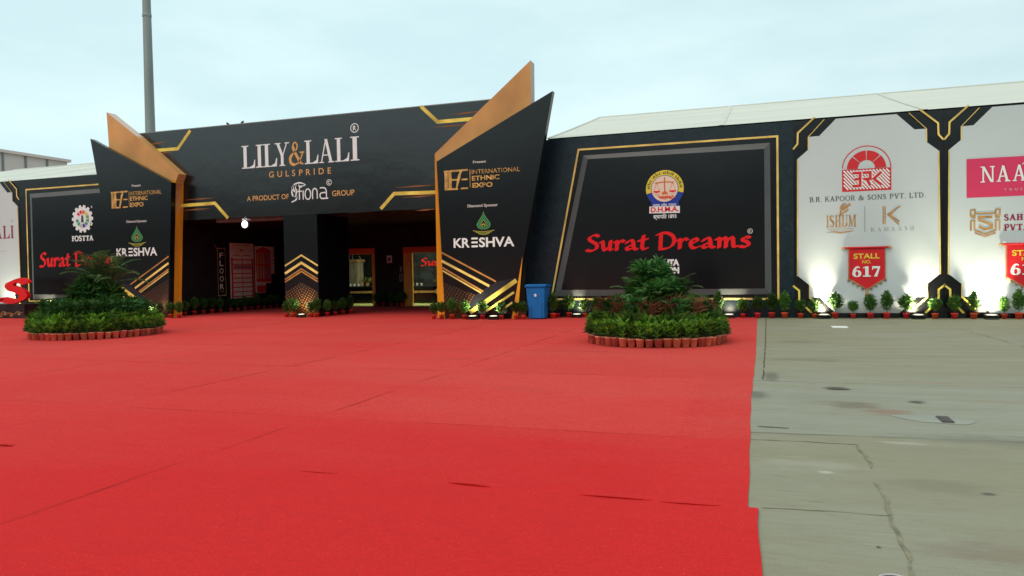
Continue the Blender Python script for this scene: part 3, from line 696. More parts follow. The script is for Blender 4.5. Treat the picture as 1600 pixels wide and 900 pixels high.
# ================================================================== BEHIND: tent halls, far hall, mast
XE = -6.2
def tent(name, label, x0, x1, ze, zr, yr, x0r=None, x1r=None, step=5.0):
    t = thing(name, label, 'tent hall', ((x0 + x1) / 2, 26, 0))
    x0r = x0 if x0r is None else x0r; x1r = x1 if x1r is None else x1r
    r = MB(); ya = YW + .25
    n = max(1, round((x1 - x0) / step)); sub = 8
    R = lambda u, v: (x0 + (x1 - x0) * u + ((x0r + (x1r - x0r) * u) - (x0 + (x1 - x0) * u)) * v, ya + (yr - ya) * v, ze + (zr - ze) * v - .02 * math.sin(math.pi * v) - .012 * math.sin(math.pi * ((u * n) % 1)) * math.sin(math.pi * v))
    for i in range(n * sub):
        for j in range(8):
            u0, u1, v0, v1 = i / (n * sub), (i + 1) / (n * sub), j / 8, (j + 1) / 8
            r.face([R(u0, v0), R(u1, v0), R(u1, v1), R(u0, v1)], TENT)
    r.face([(x0r, yr, zr), (x1r, yr, zr), (x1, 2 * yr - ya, ze), (x0, 2 * yr - ya, ze)], TENT)
    r.build('tent_roof', t, True)
    wl = MB(); wl.box(x0 + .05, x1 - .05, ya + .12, 2 * yr - ya - .1, 0, ze - .04, TENT_S); wl.build('tent_wall', t)
    for i in range(n + 1):
        u = i / n; s = MB()
        P = [Vector(R(u, v / 6)) + Vector((0, 0, .012)) for v in range(7)]
        for k in range(6): 
            a, b = P[k], P[k + 1]; s.face([a + Vector((-.07, 0, 0)), a + Vector((.07, 0, 0)), b + Vector((.07, 0, 0)), b + Vector((-.07, 0, 0))], TENT_S)
        s.build('roof_seam', t)
    for gx, gr, sg in ((x0, x0r, -1), (x1, x1r, 1)):
        gb = MB(); gb.face([(gx, ya, ze), (gr, yr, zr), (gx, 2 * yr - ya, ze)], TENT_S); gb.build('gable', t)
    cap = MB(); cap.tube([(x0r, yr, zr + .0), (x1r, yr, zr + .0)], .04, TENT); cap.build('ridge_tube', t)
    return t
tent('tent_hall', 'long white tent roof rising behind the large hoarding and numbered stalls', XE, XE + 26, 5.5, 7.66, 30)
tent('tent_hall', 'white tent roof showing beyond the spiky black and orange pylon and pinkish hall', -46, -21, 5.42, 7.5, 30, x0r=-39, x1r=-21)
y0h, z0h = on_x(0, 238, -62); y1h, z1h = on_x(105, 257, -62)
fh = thing('far_hall', 'pinkish clad hall far behind the white tent roof at the photo\'s edge', 'building', (-70, (y0h + y1h) / 2, 0))
m_ = MB(); m_.box(-80, -62, y0h - 6, y1h, 0, z0h, PINKWALL); m_.build('wall', fh)
m_ = MB(); m_.box(-80.3, -61.7, y0h - 6.2, y1h + .2, z0h, z0h + .25, PINKWALL); m_.build('parapet', fh)
m_ = MB()
for k in range(5):
    yy = y0h - 4 + k * (y1h - y0h + 4) / 5; m_.box(-61.98, -61.9, yy - .08, yy + .08, 0, z0h, STEEL)
m_.build('cladding_rib', fh)
xl, zl = on_y(226, 207, 40); xr_, _ = on_y(244, 207, 40); pc = (xl + xr_) / 2; pr = (xr_ - xl) / 2 * .66
mast = thing('light_mast', 'tall grey tapering steel mast rising behind the black fascia into the sky', 'mast', (pc, 40, 0))
m_ = MB(); m_.lathe([(pr * 1.25, 0), (pr * 1.02, 9), (pr * .78, 22), (pr * .55, 32)], STEEL, (pc, 40, 0), 16); m_.build('pole', mast, True)
m_ = MB(); m_.lathe([(pr * 2, 0), (pr * 2, .08)], STEEL, (pc, 40, 0), 16); m_.build('base_plate', mast)
for zz, rr in ((9, pr * 1.08), (19.2, pr * .88)): m_ = MB(); m_.lathe([(rr, zz - .12), (rr * 1.03, zz - .1), (rr * 1.03, zz + .1), (rr, zz + .12)], STEEL, (pc, 40, 0), 16); m_.build('joint_ring', mast, True)
m_ = MB(); m_.lathe([(.5, 0), (.9, .15), (.9, .35), (.4, .5)], STEEL, (pc, 40, 32), 16); m_.build('head_ring', mast)

# ================================================================== HOARDINGS WITH THE LARGE RED LETTERING
def hoarding_body(t, x0, x1, mt=DAMASK, depth=.22, top=WTOP):
    b = MB(); b.box(x0, x1, YW, YW + depth, 0, top, mt); b.build('wall_panel', t)
X_R0, X_R1 = -6.9, on_y(1240, 340, YW)[0]
hr = thing('advertising_hoarding', 'black hoarding with red script and scales emblem between the spiky pylon and stall 617', 'hoarding', ((X_R0 + X_R1) / 2, YW, 0))
hoarding_body(hr, X_R0, X_R1)
X_L0, X_L1 = on_y(31, 400, YW)[0], -21.0
hl = thing('advertising_hoarding', 'black hoarding with red script and white gear emblem behind the palm planter', 'hoarding', ((X_L0 + X_L1) / 2, YW, 0))
hoarding_body(hl, X_L0, X_L1, BLACK)
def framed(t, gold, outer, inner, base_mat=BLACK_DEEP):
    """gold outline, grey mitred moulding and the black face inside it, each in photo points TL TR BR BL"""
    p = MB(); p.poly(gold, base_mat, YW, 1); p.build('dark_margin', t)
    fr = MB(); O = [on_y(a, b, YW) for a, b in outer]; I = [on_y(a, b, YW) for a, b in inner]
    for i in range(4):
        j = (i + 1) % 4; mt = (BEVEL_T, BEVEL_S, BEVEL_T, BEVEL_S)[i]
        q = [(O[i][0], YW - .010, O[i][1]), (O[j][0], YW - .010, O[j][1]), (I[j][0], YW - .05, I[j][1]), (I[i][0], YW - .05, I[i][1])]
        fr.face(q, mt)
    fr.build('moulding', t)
    fc = MB(); q = I[:]; fc.face([(x, YW - .049, z_) for x, z_ in q], BLACK_DEEP); fc.build('black_face', t)
    gl = MB(); gl.line(gold, .055, GOLD, YW, 3, closed=True); gl.build('gold_outline', t)
YFACE = YW - .05
framed(hr, [(904, 234), (1214.5, 213), (1216.2, 467), (861.5, 467.5)], [(911.6, 243), (1203, 223), (1205.6, 459.6), (866, 463)], [(919, 249), (1194, 233), (1195.4, 450.8), (877.8, 453)])
nib_words(hr, 'red_script', 'Surat Dreams', on_y(915, 390, YFACE)[0], on_y(1172, 380, YFACE)[0], on_y(1040, 390.5, YFACE)[1], on_y(1040, 362.5, YFACE)[1], RED_L, YFACE)
m_ = MB(); X, Z = on_y(1172, 361, YFACE); m_.disc(X, Z, .072, DIM_L, YFACE, 1, r_in=.052); m_.text('R', X - .03, X + .03, Z - .035, Z + .035, DIM_L, YFACE, 1, bold=.02); m_.build('registered_mark', hr)
# scales emblem
m_ = MB(); Y = YFACE; cx, cz = on_y(1038.6, 295, Y); u = (on_y(1068, 295, Y)[0] - on_y(1009, 295, Y)[0]) / 2
m_.disc(cx, cz, u, BLUE_P, Y, 1, 20, 190, 350)
m_.poly([(cx - .72 * u, cz - .55 * u), (cx + .72 * u, cz - .55 * u), (cx + .72 * u, cz - .98 * u), (cx - .72 * u, cz - .98 * u)], BLUE_P, Y, 1, px=False)
m_.disc(cx, cz, u * 1.0, YELLOW, Y, 2, 30, -14, 194)
m_.disc(cx, cz, u * .73, BLUE_P, Y, 3); m_.disc(cx, cz, u * .70, CREAM, Y, 4)
m_.poly([(cx - .035 * u, cz - .25 * u), (cx + .035 * u, cz - .25 * u), (cx + .03 * u, cz + .62 * u), (cx - .03 * u, cz + .62 * u)], ORANGE_P, Y, 5, px=False)
m_.line([(cx - .5 * u, cz + .33 * u), (cx, cz + .37 * u), (cx + .5 * u, cz + .33 * u)], .05 * u, ORANGE_P, Y, 6, px=False)
for sg in (-1, 1):
    px_ = cx + sg * .42 * u
    m_.line([(px_, cz + .33 * u), (px_ - .16 * u, cz - .12 * u)], .018 * u, ORANGE_P, Y, 5, px=False); m_.line([(px_, cz + .33 * u), (px_ + .16 * u, cz - .12 * u)], .018 * u, ORANGE_P, Y, 5, px=False)
    m_.disc(px_, cz - .10 * u, .18 * u, RED_L, Y, 6, 12, 180, 360); m_.disc(px_, cz - .10 * u, .18 * u, CREAM, Y, 7, 10, 215, 325, r_in=.12 * u)
m_.disc(cx, cz - .30 * u, .17 * u, ORANGE_P, Y, 5, 12, 0, 180)
for k in range(7):
    a = -.36 + k * .12; m_.line([(cx + a * u, cz - (.36 + .04 * (k % 2)) * u), (cx + (a + .18) * u, cz - (.50 + .03 * (k % 3)) * u)], .07 * u, (ORANGE_P, RED_L)[k % 2], Y, 6, px=False)
for k in range(26):        # fine lettering round the yellow ring, too small to read
    a = R_(176 - k * 6.9)
    if k in (5, 11, 18): continue
    r0, r1 = .80 * u, (.90 + .03 * (k % 3)) * u
    m_.line([(cx + r0 * math.cos(a), cz + r0 * math.sin(a)), (cx + r1 * math.cos(a + .03 * (k % 2)), cz + r1 * math.sin(a + .03 * (k % 2)))], .045 * u, DARKTX, Y, 4, px=False)
m_.build('scales_emblem', hr)
m_ = MB(); m_.text('सत्यम्  शिवम्  सुन्दरम्', cx - .62 * u, cx + .62 * u, cz - .95 * u, cz - .80 * u, WHITE_L, Y, 5, bold=.01)
m_.poly([(1014.8, 322.8), (1062.3, 321.8), (1062.3, 332.5), (1014.8, 333.6)], WHITE_L, Y, 4)
m_.T('D.H.M.A.', 1017, 331.8, 1060.5, 323.8, RED_L, Y, 6, bold=.03)
m_.T('स्थापित 1893', 1021, 342, 1057, 336, WHITE_L, Y, 4, bold=.02); m_.build('emblem_lettering', hr)
m_ = MB(); m_.T('ITA', 1043, 415.3, 1061.5, 405, WHITE_L, Y, 2, bold=.07); m_.T('ON', 1043, 427.5, 1061.5, 417, WHITE_L, Y, 2, bold=.07)
m_.build('block_lettering', hr)
# the other hoarding
framed(hl, [(41, 296.5), (188, 285.5), (188, 469), (46, 470.5)], [(47, 303), (188, 292), (188, 460), (52, 468)], [(51.5, 309.5), (188, 299), (188, 460), (55, 460)])
nib_words(hl, 'red_script', 'Surat Dreams', on_y(62, 415, YFACE)[0], on_y(186, 408, YFACE)[0], on_y(100, 417, YFACE)[1], on_y(100, 393.5, YFACE)[1], RED_L, YFACE, w_=.21)
m_ = MB(); Y = YFACE; cx, cz = on_y(129, 342, Y); u = (on_y(145.5, 342, Y)[0] - on_y(112.5, 342, Y)[0]) / 2
m_.disc(cx, cz, u * .86, WHITE_L, Y, 1, 36, r_in=u * .50)
for k in range(14):
    a = 2 * math.pi * k / 14; c_, s_ = math.cos(a), math.sin(a); tx, tz = -s_ * u * .10, c_ * u * .10
    m_.poly([(cx + c_ * u * .8 - tx * 1.4, cz + s_ * u * .8 - tz * 1.4), (cx + c_ * u - tx, cz + s_ * u - tz), (cx + c_ * u + tx, cz + s_ * u + tz), (cx + c_ * u * .8 + tx * 1.4, cz + s_ * u * .8 + tz * 1.4)], WHITE_L, Y, 1, px=False)
for k in range(12): m_.disc(cx, cz, u * .62, (GREEN_2, YELLOW, ORANGE_P, RED_L, PINK, WHITE_L, TEAL, GREEN_1, DIM_L, BLUE_P, TEAL, GREEN_2)[k], Y, 3, 3, k * 30 + 4, k * 30 + 27, r_in=u * .36)
m_.disc(cx, cz, u * .5, WHITE_L, Y, 2); m_.poly([(cx - .12 * u, cz - .25 * u), (cx + .12 * u, cz - .25 * u), (cx + .08 * u, cz + .26 * u), (cx - .08 * u, cz + .26 * u)], DARKTX, Y, 4, px=False); m_.build('gear_emblem', hl)
m_ = MB(); SERIF(m_, 'FOSTTA', 112.5, 377, 146, 369, WHITE_L, Y, 1, T=.26, t=.15); m_.T('R', 142.5, 325, 144.5, 321.5, WHITE_L, Y, 1, bold=.03); m_.build('emblem_lettering', hl)

# ================================================================== WHITE STALL HOARDINGS
YS = YW - .03
PITCH = on_y(1482.5, 300, YS)[0] - on_y(1246, 300, YS)[0]
halfL = [(1246, 249), (1262.5, 234), (1262.5, 214), (1280, 212.5), (1306, 185.5)]
halfB = [(1305.5, 489), (1281, 464.7), (1264.7, 464.7), (1264.7, 445.7), (1246, 431.5)]
XC = (on_y(1246, 300, YS)[0] + on_y(1467.5, 300, YS)[0]) / 2
up = [on_y(a, b, YS) for a, b in halfL]; dn = [on_y(a, b, YS) for a, b in halfB]
up[1] = (up[2][0], up[1][1]); up[0] = (on_y(1246, 300, YS)[0], up[0][1]); dn[-1] = (up[0][0], dn[-1][1])
mir = lambda p: (2 * XC - p[0], p[1])
outline = up + [mir(p) for p in up[::-1]] + [mir(p) for p in dn[::-1]] + dn
CY = lambda x, y: on_y(x, y, YS)
def stall(dx, label, parts=('L', 'R')):
    x0, x1 = XC - PITCH / 2 + dx, XC + PITCH / 2 + dx
    t = thing('stall_hoarding', label, 'hoarding', (XC + dx, YS, 0))
    b = MB(); b.box(x0, x1 - .004, YW + .004, YW + .22, 0, WTOP, BLACK); b.build('wall_panel', t)
    sh = lambda p: (p[0] + dx, p[1])
    wp = MB(); wp.prism([sh(p) for p in outline], YS, YW + .003, WHITE_P); wp.build('white_panel', t)
    for f in (lambda p: sh(p), lambda p: sh(mir(p))):
        ln = lambda pts, wd, mt=GOLD, l=2: MB().line([f(CY(a, b_)) for a, b_ in pts], wd, mt, YS, l, px=False).build('gold_trim', t)
        ln([(1246, 249), (1246, 431.5)], .028, GOLD)
        ln([(1273, 183.0), (1246.5, 208), (1246, 225), (1239.2, 233.5)], .045)
        ln([(1288, 186.5), (1263, 214)], .02, GOLD)
        ln([(1262.8, 214), (1262.8, 234)], .022)
        ln([(1264.7, 445.7), (1264.7, 464.7)], .022)
        ln([(1239.2, 446.5), (1248.6, 454), (1249, 470)], .05, GOLD_B); ln([(1252, 473), (1268, 489)], .055, GOLD_B); ln([(1264.7, 464.7), (1286, 484)], .045, GOLD_B)
    sk = MB(); sk.box(x0, x1 - .004, YW - .06, YW - .032, 0, on_y(1360, 489, YS)[1] - .005, BLACK); sk.build('skirting', t)
    return t
def banner(dx, label, num):
    x0, x1 = on_y(1325, 390, YS)[0] + dx, on_y(1383.4, 390, YS)[0] + dx; xc = (x0 + x1) / 2
    zt = on_y(1325, 387.5, YS)[1]; zs = on_y(1325, 435.5, YS)[1]; zb = on_y(1355, 453, YS)[1]; Yb = YS - .035
    t = thing('stall_banner', label, 'banner', (xc, Yb, zt))
    b = MB(); b.prism([(x0, zt), (x0, zs), (xc, zb), (x1, zs), (x1, zt)], Yb, YS - .001, RED_B); b.build('pennant', t)
    r = MB(); r.lathe([(.028, x0 - .06), (.028, x1 + .06)], RED_B, (0, Yb - .01, zt), 10, 'x'); r.build('rod', t, True)
    for sx, xx in ((-1, x0 - .06), (1, x1 + .06)):
        f = MB(); f.lathe([(.012, 0), (.036, .015 * sx), (.045, .04 * sx), (.03, .065 * sx), (.012, .075 * sx), (.022, .09 * sx), (.004, .105 * sx)], BRONZE, (xx, Yb - .01, zt), 10, 'x'); f.build('finial', t, True)
    fr = MB(); fr.line([(x0 + .012, zt), (x0 + .012, zs), (xc, zb + .018), (x1 - .012, zs), (x1 - .012, zt)], .022, BRONZE, Yb, 1, px=False); fr.build('gold_border', t)
    for k in range(9):
        u = k / 8; a = abs(u - .5) * 2; x = x0 + (x1 - x0) * u; zz = zb + (zs - zb) * a
        if k == 4: continue
        q = MB(); q.lathe([(.010, 0), (.022, -.02), (.016, -.035), (.026, -.075)], BRONZE, (x, Yb + .01, zz + .01), 7); q.build('tassel', t, True)
    q = MB(); q.lathe([(.012, .02), (.034, -.02), (.022, -.045), (.042, -.09), (.045, -.16)], BRONZE, (xc, Yb + .01, zb), 10); q.build('tassel', t, True)
    l = MB(); P = lambda px_, py: on_y(px_, py, YS)
    (a0, z0), (a1, _), (_, z1) = P(1333.5, 404.6), P(1374.4, 404), P(1333.5, 396.3); l.text('STALL', a0 + dx, a1 + dx, z0, z1, YELLOW, Yb, 1, bold=.025)
    (a0, z0), (a1, _), (_, z1) = P(1347, 411.7), P(1360.6, 411), P(1347, 406.5); l.text('NO.', a0 + dx, a1 + dx, z0, z1, YELLOW, Yb, 1, bold=.02)
    (a0, z0), (a1, _), (_, z1) = P(1331.6, 432.6), P(1375.6, 432), P(1331.6, 416.5); serif(l, num, a0 + dx, a1 + dx if len(num) == 3 else a0 + dx + (a1 - a0) * .64, z0, z1, WHITE_L, Yb, 1, T=.26, t=.08)
    l.build('lettering', t)
s1 = stall(0, 'white stall hoarding carrying the arched brick red emblem above the 617 banner')
banner(0, 'red pennant banner reading STALL NO. 617 below the arched brick red emblem', '617')
s2 = stall(PITCH, 'white stall hoarding with the pink name panel and bronze shield emblem')
banner(on_y(1571, 400, YS)[0] - on_y(1325, 400, YS)[0], 'red pennant banner cut by the photo\'s edge beneath the bronze shield emblem', '61')
# arched brick red emblem
m_ = MB(); Y = YS
xa, za = CY(1315.8, 300); xb, _ = CY(1392.8, 296.4); _, zt = CY(1315.8, 265.5); ex = (xa + xb) / 2; hw = (xb - xa) / 2
_, ztop = CY(1354, 228); rz = ztop - zt
m_.poly([(xa, za), (xb, za), (xb, zt), (xa, zt)], CRIMSON, Y, 1, px=False)
p = [(ex + hw * .985 * math.cos(R_(a)), zt + rz * math.sin(R_(a))) for a in range(0, 181, 8)]; m_.line(p, .025, CRIMSON, Y, 1, px=False)
for k in range(4):
    a0, a1 = k * 45 + 1.5, k * 45 + 43.5
    for i in range(6):
        A0, A1 = R_(a0 + (a1 - a0) * i / 6), R_(a0 + (a1 - a0) * (i + 1) / 6); o_, n_ = (hw * .80, rz * .80), (hw * .35, rz * .38)
        m_.poly([(ex + o_[0] * math.cos(A0), zt + o_[1] * math.sin(A0)), (ex + o_[0] * math.cos(A1), zt + o_[1] * math.sin(A1)), (ex + n_[0] * math.cos(A1), zt + n_[1] * math.sin(A1)), (ex + n_[0] * math.cos(A0), zt + n_[1] * math.sin(A0))], CRIMSON, Y, 1, px=False)
hh = zt - za
for k in range(-6, 18):       # white diagonal hatching, clipped to the block
    s0 = xa + (k + .5) * (2 * hw) / 15; wq = .035; sl_ = hh * .72
    def clip(x_, z_): return (min(max(x_, xa + .03), xb - .03), z_)
    a_, b_ = za + .05, zt - .03
    xs0, xs1 = s0 + sl_, s0
    # trim the slanted bar against the sides
    t0, t1 = 0., 1.
    f = lambda t__: xs0 + (xs1 - xs0) * t__
    if f(0) > xb - .04: t0 = max(t0, (xs0 - (xb - .04)) / (xs0 - xs1))
    if f(1) < xa + .04: t1 = min(t1, (xs0 - (xa + .04)) / (xs0 - xs1))
    if t1 - t0 > .08: m_.line([(f(t0), a_ + (b_ - a_) * t0), (f(t1), a_ + (b_ - a_) * t1)], wq, WHITE_L, Y, 2, px=False)
L0, L1 = CY(1330.5, 283)[0], CY(1378, 283)[0]; zb0, zb1 = za + hh * .24, za + hh * .82
for dx_, dz_, mt, ly in ((0, 0, WHITE_L, 3), (0, 0, CRIMSON, 4)):
    wd = .115 if mt is WHITE_L else .072; W = (L1 - L0) / 3; H = zb1 - zb0
    for i, ch in enumerate('BRK'):
        x = L0 + i * W
        if ch == 'B': sg = [[(x + .02, zb1), (x + W * .85, zb1), (x + W * .85, zb0 + H * .55), (x + W * .3, zb0 + H * .5)], [(x + W * .85, zb0 + H * .45), (x + W * .85, zb0), (x + .02, zb0)]]
        elif ch == 'R': sg = [[(x + .02, zb1), (x + W * .85, zb1), (x + W * .85, zb0 + H * .5), (x + W * .2, zb0 + H * .5)], [(x + W * .5, zb0 + H * .5), (x + W * .85, zb0)]]
        else: sg = [[(x + W * .95, zb1), (x + W * .2, zb0 + H * .5), (x + W * .95, zb0)]]
        for q_ in sg: m_.line(q_, wd, mt, Y, ly, px=False)
m_.build('brick_emblem', s1)
m_ = MB(); SERIF(m_, 'B.R. KAPOOR & SONS PVT. LTD.', 1265, 316.0, 1446.5, 308.6, DARKTX, Y, 1, T=.15, t=.07, gap=.10); m_.build('company_lettering', s1)
m_ = MB(); SERIF(m_, 'ISHUM', 1291, 355.5, 1337, 337, BRONZE, Y, 1, T=.2, t=.06); m_.T('be ethnic', 1293, 359.5, 1335, 357.2, SILVERTX, Y, 1) if False else m_.line([(1293, 358.3), (1334, 357)], .012, BRONZE, Y, 1)
m_.ribbon([on_y(a, b, Y) for a, b in ((1291, 363), (1303, 362), (1313, 363.5), (1324, 362), (1335, 360))], [.006, .03, .04, .03, .006], BRONZE, Y, 1)
for (pts, wd) in (([(1312.5, 336), (1316, 327), (1325, 321), (1329, 318.5)], [.05, .09, .06, .004]), ([(1312.5, 333), (1313, 325), (1318, 319), (1322, 317.5)], [.01, .04, .03, .004]), ([(1313.5, 336), (1320, 331), (1326, 327)], [.03, .05, .004])):
    q_ = smooth_pts([on_y(a, b, Y) for a, b in pts], 4); m_.ribbon(q_, [wd[min(i // 4, len(wd) - 1)] for i in range(len(q_))], BRONZE, Y, 1)
m_.build('feather_emblem', s1)
m_ = MB(); m_.line([(1351, 322), (1351.3, 362.5)], .018, SILVERTX, Y, 1)
for a in (1380, 1383): m_.line([(a, 322), (a, 350)], .028, BRONZE, Y, 1)
for k in (0, 1): m_.line([(1407 - k * 4, 321.5 + k * 2), (1387 + k * 3.5, 335 + k * .5), (1404.5 + k * 1, 351 - k * 4.5)], .035, BRONZE, Y, 1 + k)
SERIF(m_, 'KAMAASH', 1360.5, 361.8, 1428, 355.6, SILVERTX, Y, 1, T=.14, t=.04, gap=.45); m_.build('initial_emblem', s1)
# pink panel and shield of the second stall
m_ = MB(); pr_ = on_y(1640, 300, Y)[0]; (x0, z1), (_, z0) = CY(1510, 248.7), CY(1510, 309.3)
m_.poly([(x0, z0), (pr_, z0), (pr_, z1), (x0, z1)], PINK, Y, 1, px=False); m_.build('pink_panel', s2)
m_ = MB(); SERIF(m_, 'NAAV', 1532, 285.5, 1628, 260.5, WHITE_L, Y, 3, T=.16, t=.07, gap=.12)
m_.ribbon(smooth_pts([on_y(a, b, Y) for a, b in ((1597, 257), (1601, 253.5), (1606, 252))], 4), [.02] * 9, WHITE_L, Y, 3)
m_.T('TRUSTED', 1569, 298.3, 1622, 294.6, DIM_L, Y, 3, spacing=2.2); m_.build('name_lettering', s2)
m_ = MB(); SERIF(m_, 'SAH', 1568.5, 344.8, 1598.5, 335.3, MAROON, Y, 1, T=.24, t=.12); SERIF(m_, 'PVT.', 1568.5, 360.3, 1602, 350.8, MAROON, Y, 1, T=.24, t=.12); m_.build('company_lettering', s2)
m_ = MB(); E = lambda pts, wd=.038, l=1: m_.line([(1490 + a / 3.745, 230 + b / 3.745) for a, b in pts], wd, BRONZE, Y, l)
E([(100, 368), (124, 367), (124, 400), (100, 402), (100, 368)]); E([(245, 364), (270, 362), (270, 398), (245, 398), (245, 364)]); E([(124, 388), (245, 384)]); E([(100, 410), (128, 410)]); E([(243, 407), (270, 407)])
E([(226, 407), (148, 409), (148, 425), (222, 452), (222, 470), (180, 480), (146, 463)], .06, 2)
E([(122, 425), (122, 484), (184, 506), (246, 484), (246, 424)]); E([(122, 500), (184, 522), (246, 500)]); E([(101, 430), (101, 490)]); E([(268, 428), (268, 486)]); E([(101, 430), (124, 428)]); E([(246, 424), (268, 424)]); m_.build('shield_emblem', s2)

# white hoarding at the far end, mirror of the stall frames
DXL = on_y(30, 400, YS)[0] - (2 * XC - on_y(1246, 300, YS)[0])
s3 = stall(DXL, 'white hoarding with dark serif lettering behind the big red letter')
m_ = MB(); xr = on_y(22, 372, YS)[0]; z0 = on_y(10, 372.5, YS)[1]; z1 = on_y(10, 353, YS)[1]
serif(m_, 'LALI', xr - 1.55, xr, z0, z1, MAROON, YS, 1, T=.15, t=.05); m_.T('R', 18, 347, 20.5, 343, SILVERTX, YS, 1); m_.line([(0, 393), (12, 392)], .02, DIM_L, YS, 1); m_.build('company_lettering', s3)
# ================================================================== ENTRANCE: fascia, pillar, recess
XF0, XF1 = on_y(214, 300, YF)[0], on_y(800, 250, YF)[0]
ZF0, ZF1 = 3.46, 6.70
fa = thing('entrance_fascia', 'broad black fascia board spanning the entrance with white and orange serif lettering', 'fascia', ((XF0 + XF1) / 2, YF, ZF0))
b = MB(); b.box(XF0, XF1, YF, YF + .35, ZF0, ZF1, FASCIA); b.build('fascia_panel', fa)
b = MB(); b.box(XF0, XF1, YF - .006, YF + .36, ZF1 + .001, ZF1 + .03, STEEL); b.build('top_trim', fa)
gl = MB()
for pts in ([(297.5, 204), (278, 232.5), (232, 236)], [(272, 322.2), (336, 317.5), (356.5, 340.8)], [(657.5, 166), (684, 190.5), (748, 185)], [(684, 300.4), (616, 302.6), (595, 326.3)]):
    gl = MB(); gl.line(pts, .115, GOLD_B, YF, 2); gl.build('gold_chevron', fa)
for (x0, y0, x1, y1) in ((228, 226.5, 262, 221.5), (243, 241, 272, 237), (284, 313, 338, 309), (284, 329, 330, 325.5), (700, 180, 758, 173), (676, 199, 735, 194), (615, 293.5, 684, 288.5), (626, 309, 684, 305), (648, 329.5, 684, 326.3)):
    xm, ym = (x0 + x1) / 2, (y0 + y1) / 2
    st = MB(); st.poly([(x0, y0), (xm, ym - 1.3), (x1, y1), (xm, ym + 1.3)], COPPER, YF, 1); st.build('copper_streak', fa)
m_ = MB(); xs = [(109, 239), (243, 306), (310, 445), (420, 557), (551, 697), (699, 832), (832, 975), (985, 1122), (1130, 1212)]
zb, zt = on_y(379, 263.8, YF)[1], on_y(379, 228.3, YF)[1]
for ch, (a, c) in zip('LILY&LALI', xs):
    X0, X1 = on_y(360 + a / 6, 258, YF)[0], on_y(360 + c / 6, 258, YF)[0]
    serif(m_, ch, X0, X1, zb, zt, GOLD_T if ch == '&' else WHITE_L, YF, 1, T=.155 if ch != 'I' else .17, t=.045)
m_.build('serif_lettering', fa)
m_ = MB(); X, Z = on_y(554, 200, YF); m_.disc(X, Z, .155, WHITE_L, YF, 1, r_in=.128); m_.text('R', X - .06, X + .065, Z - .08, Z + .08, WHITE_L, YF, 1, bold=.02); m_.build('registered_mark', fa)
m_ = MB(); m_.T('GULS', 420.5, 277.7, 461.5, 268, GOLD_T, YF, 1, bold=.01, spacing=1.75); m_.build('gold_lettering', fa); m_ = MB(); m_.T('PRIDE', 467.5, 274.5, 517.5, 264.8, GOLD_T, YF, 1, bold=.01, spacing=1.75)
m_.build('gold_lettering', fa); m_ = MB(); m_.T('A PRODUCT OF', 386, 314.4, 451.5, 306.6, GOLD_T, YF, 1, bold=.008); m_.build('gold_lettering', fa); m_ = MB(); m_.T('GROUP', 519, 306.6, 554, 298, GOLD_T, YF, 1, bold=.008); m_.build('gold_lettering', fa)
# rounded thin name with the curling head of hair
m_ = MB(); X0, zb = on_y(465.5, 312.3, YF); X1 = on_y(513.5, 308, YF)[0]; zx = on_y(465.5, 294, YF)[1]; k = (X1 - X0) / 4.55; h = zx - zb; wd = .042
Pn = lambda pts: [(X0 + a * k, zb + c * h) for a, c in pts]
for pts in ([(.25, 0), (.25, .85), (.35, 1.08), (.62, 1.08)], [(.02, .72), (.62, .72)], [(.82, 0), (.82, .78)],
            arc(1.52, .44, .42, .44, 0, 360, 20), [(2.22, 0), (2.22, .62), (2.32, .82), (2.55, .9), (2.78, .82), (2.9, .62), (2.9, 0)],
            [(3.3, .9), (3.75, .92), (4.1, .85), (4.25, .65), (4.25, 0), (3.55, 0), (3.32, .14), (3.32, .36), (3.5, .48), (4.25, .50)], [(4.25, .02), (4.5, .0)]):
    m_.line(Pn(pts), wd, WHITE_L, YF, 1, px=False)
H = lambda pts: smooth_pts([on_y(360 + a / 6, 180 + c / 6, YF) for a, c in pts], 4)
for pts, wds in (([(574, 674), (600, 648), (640, 634), (680, 640), (708, 656)], (.01, .045, .05, .03, .006)), ([(574, 672), (580, 700), (576, 726), (590, 762)], (.015, .05, .06, .03)), ([(600, 655), (592, 690), (602, 724)], (.015, .045, .03)), ([(622, 642), (610, 680), (624, 716), (612, 744)], (.015, .045, .05, .02)), ([(600, 700), (620, 735), (604, 770)], (.02, .04, .02)),
                 ([(646, 644), (640, 664), (672, 664), (700, 658)], (.015, .035, .03, .006)), ([(626, 752), (622, 782), (604, 802), (572, 815)], (.02, .05, .04, .006))):
    q = H(pts); m_.ribbon(q, [wds[min(i // 4, len(wds) - 1)] for i in range(len(q))], WHITE_L, YF, 1)
m_.build('curl_emblem', fa); m_ = MB(); X, Z = on_y(514.3, 285, YF); m_.disc(X, Z, .10, WHITE_L, YF, 1, r_in=.08); m_.disc(X, Z, .05, WHITE_L, YF, 1, 14, 45, 315, r_in=.03); m_.build('copyright_mark', fa)

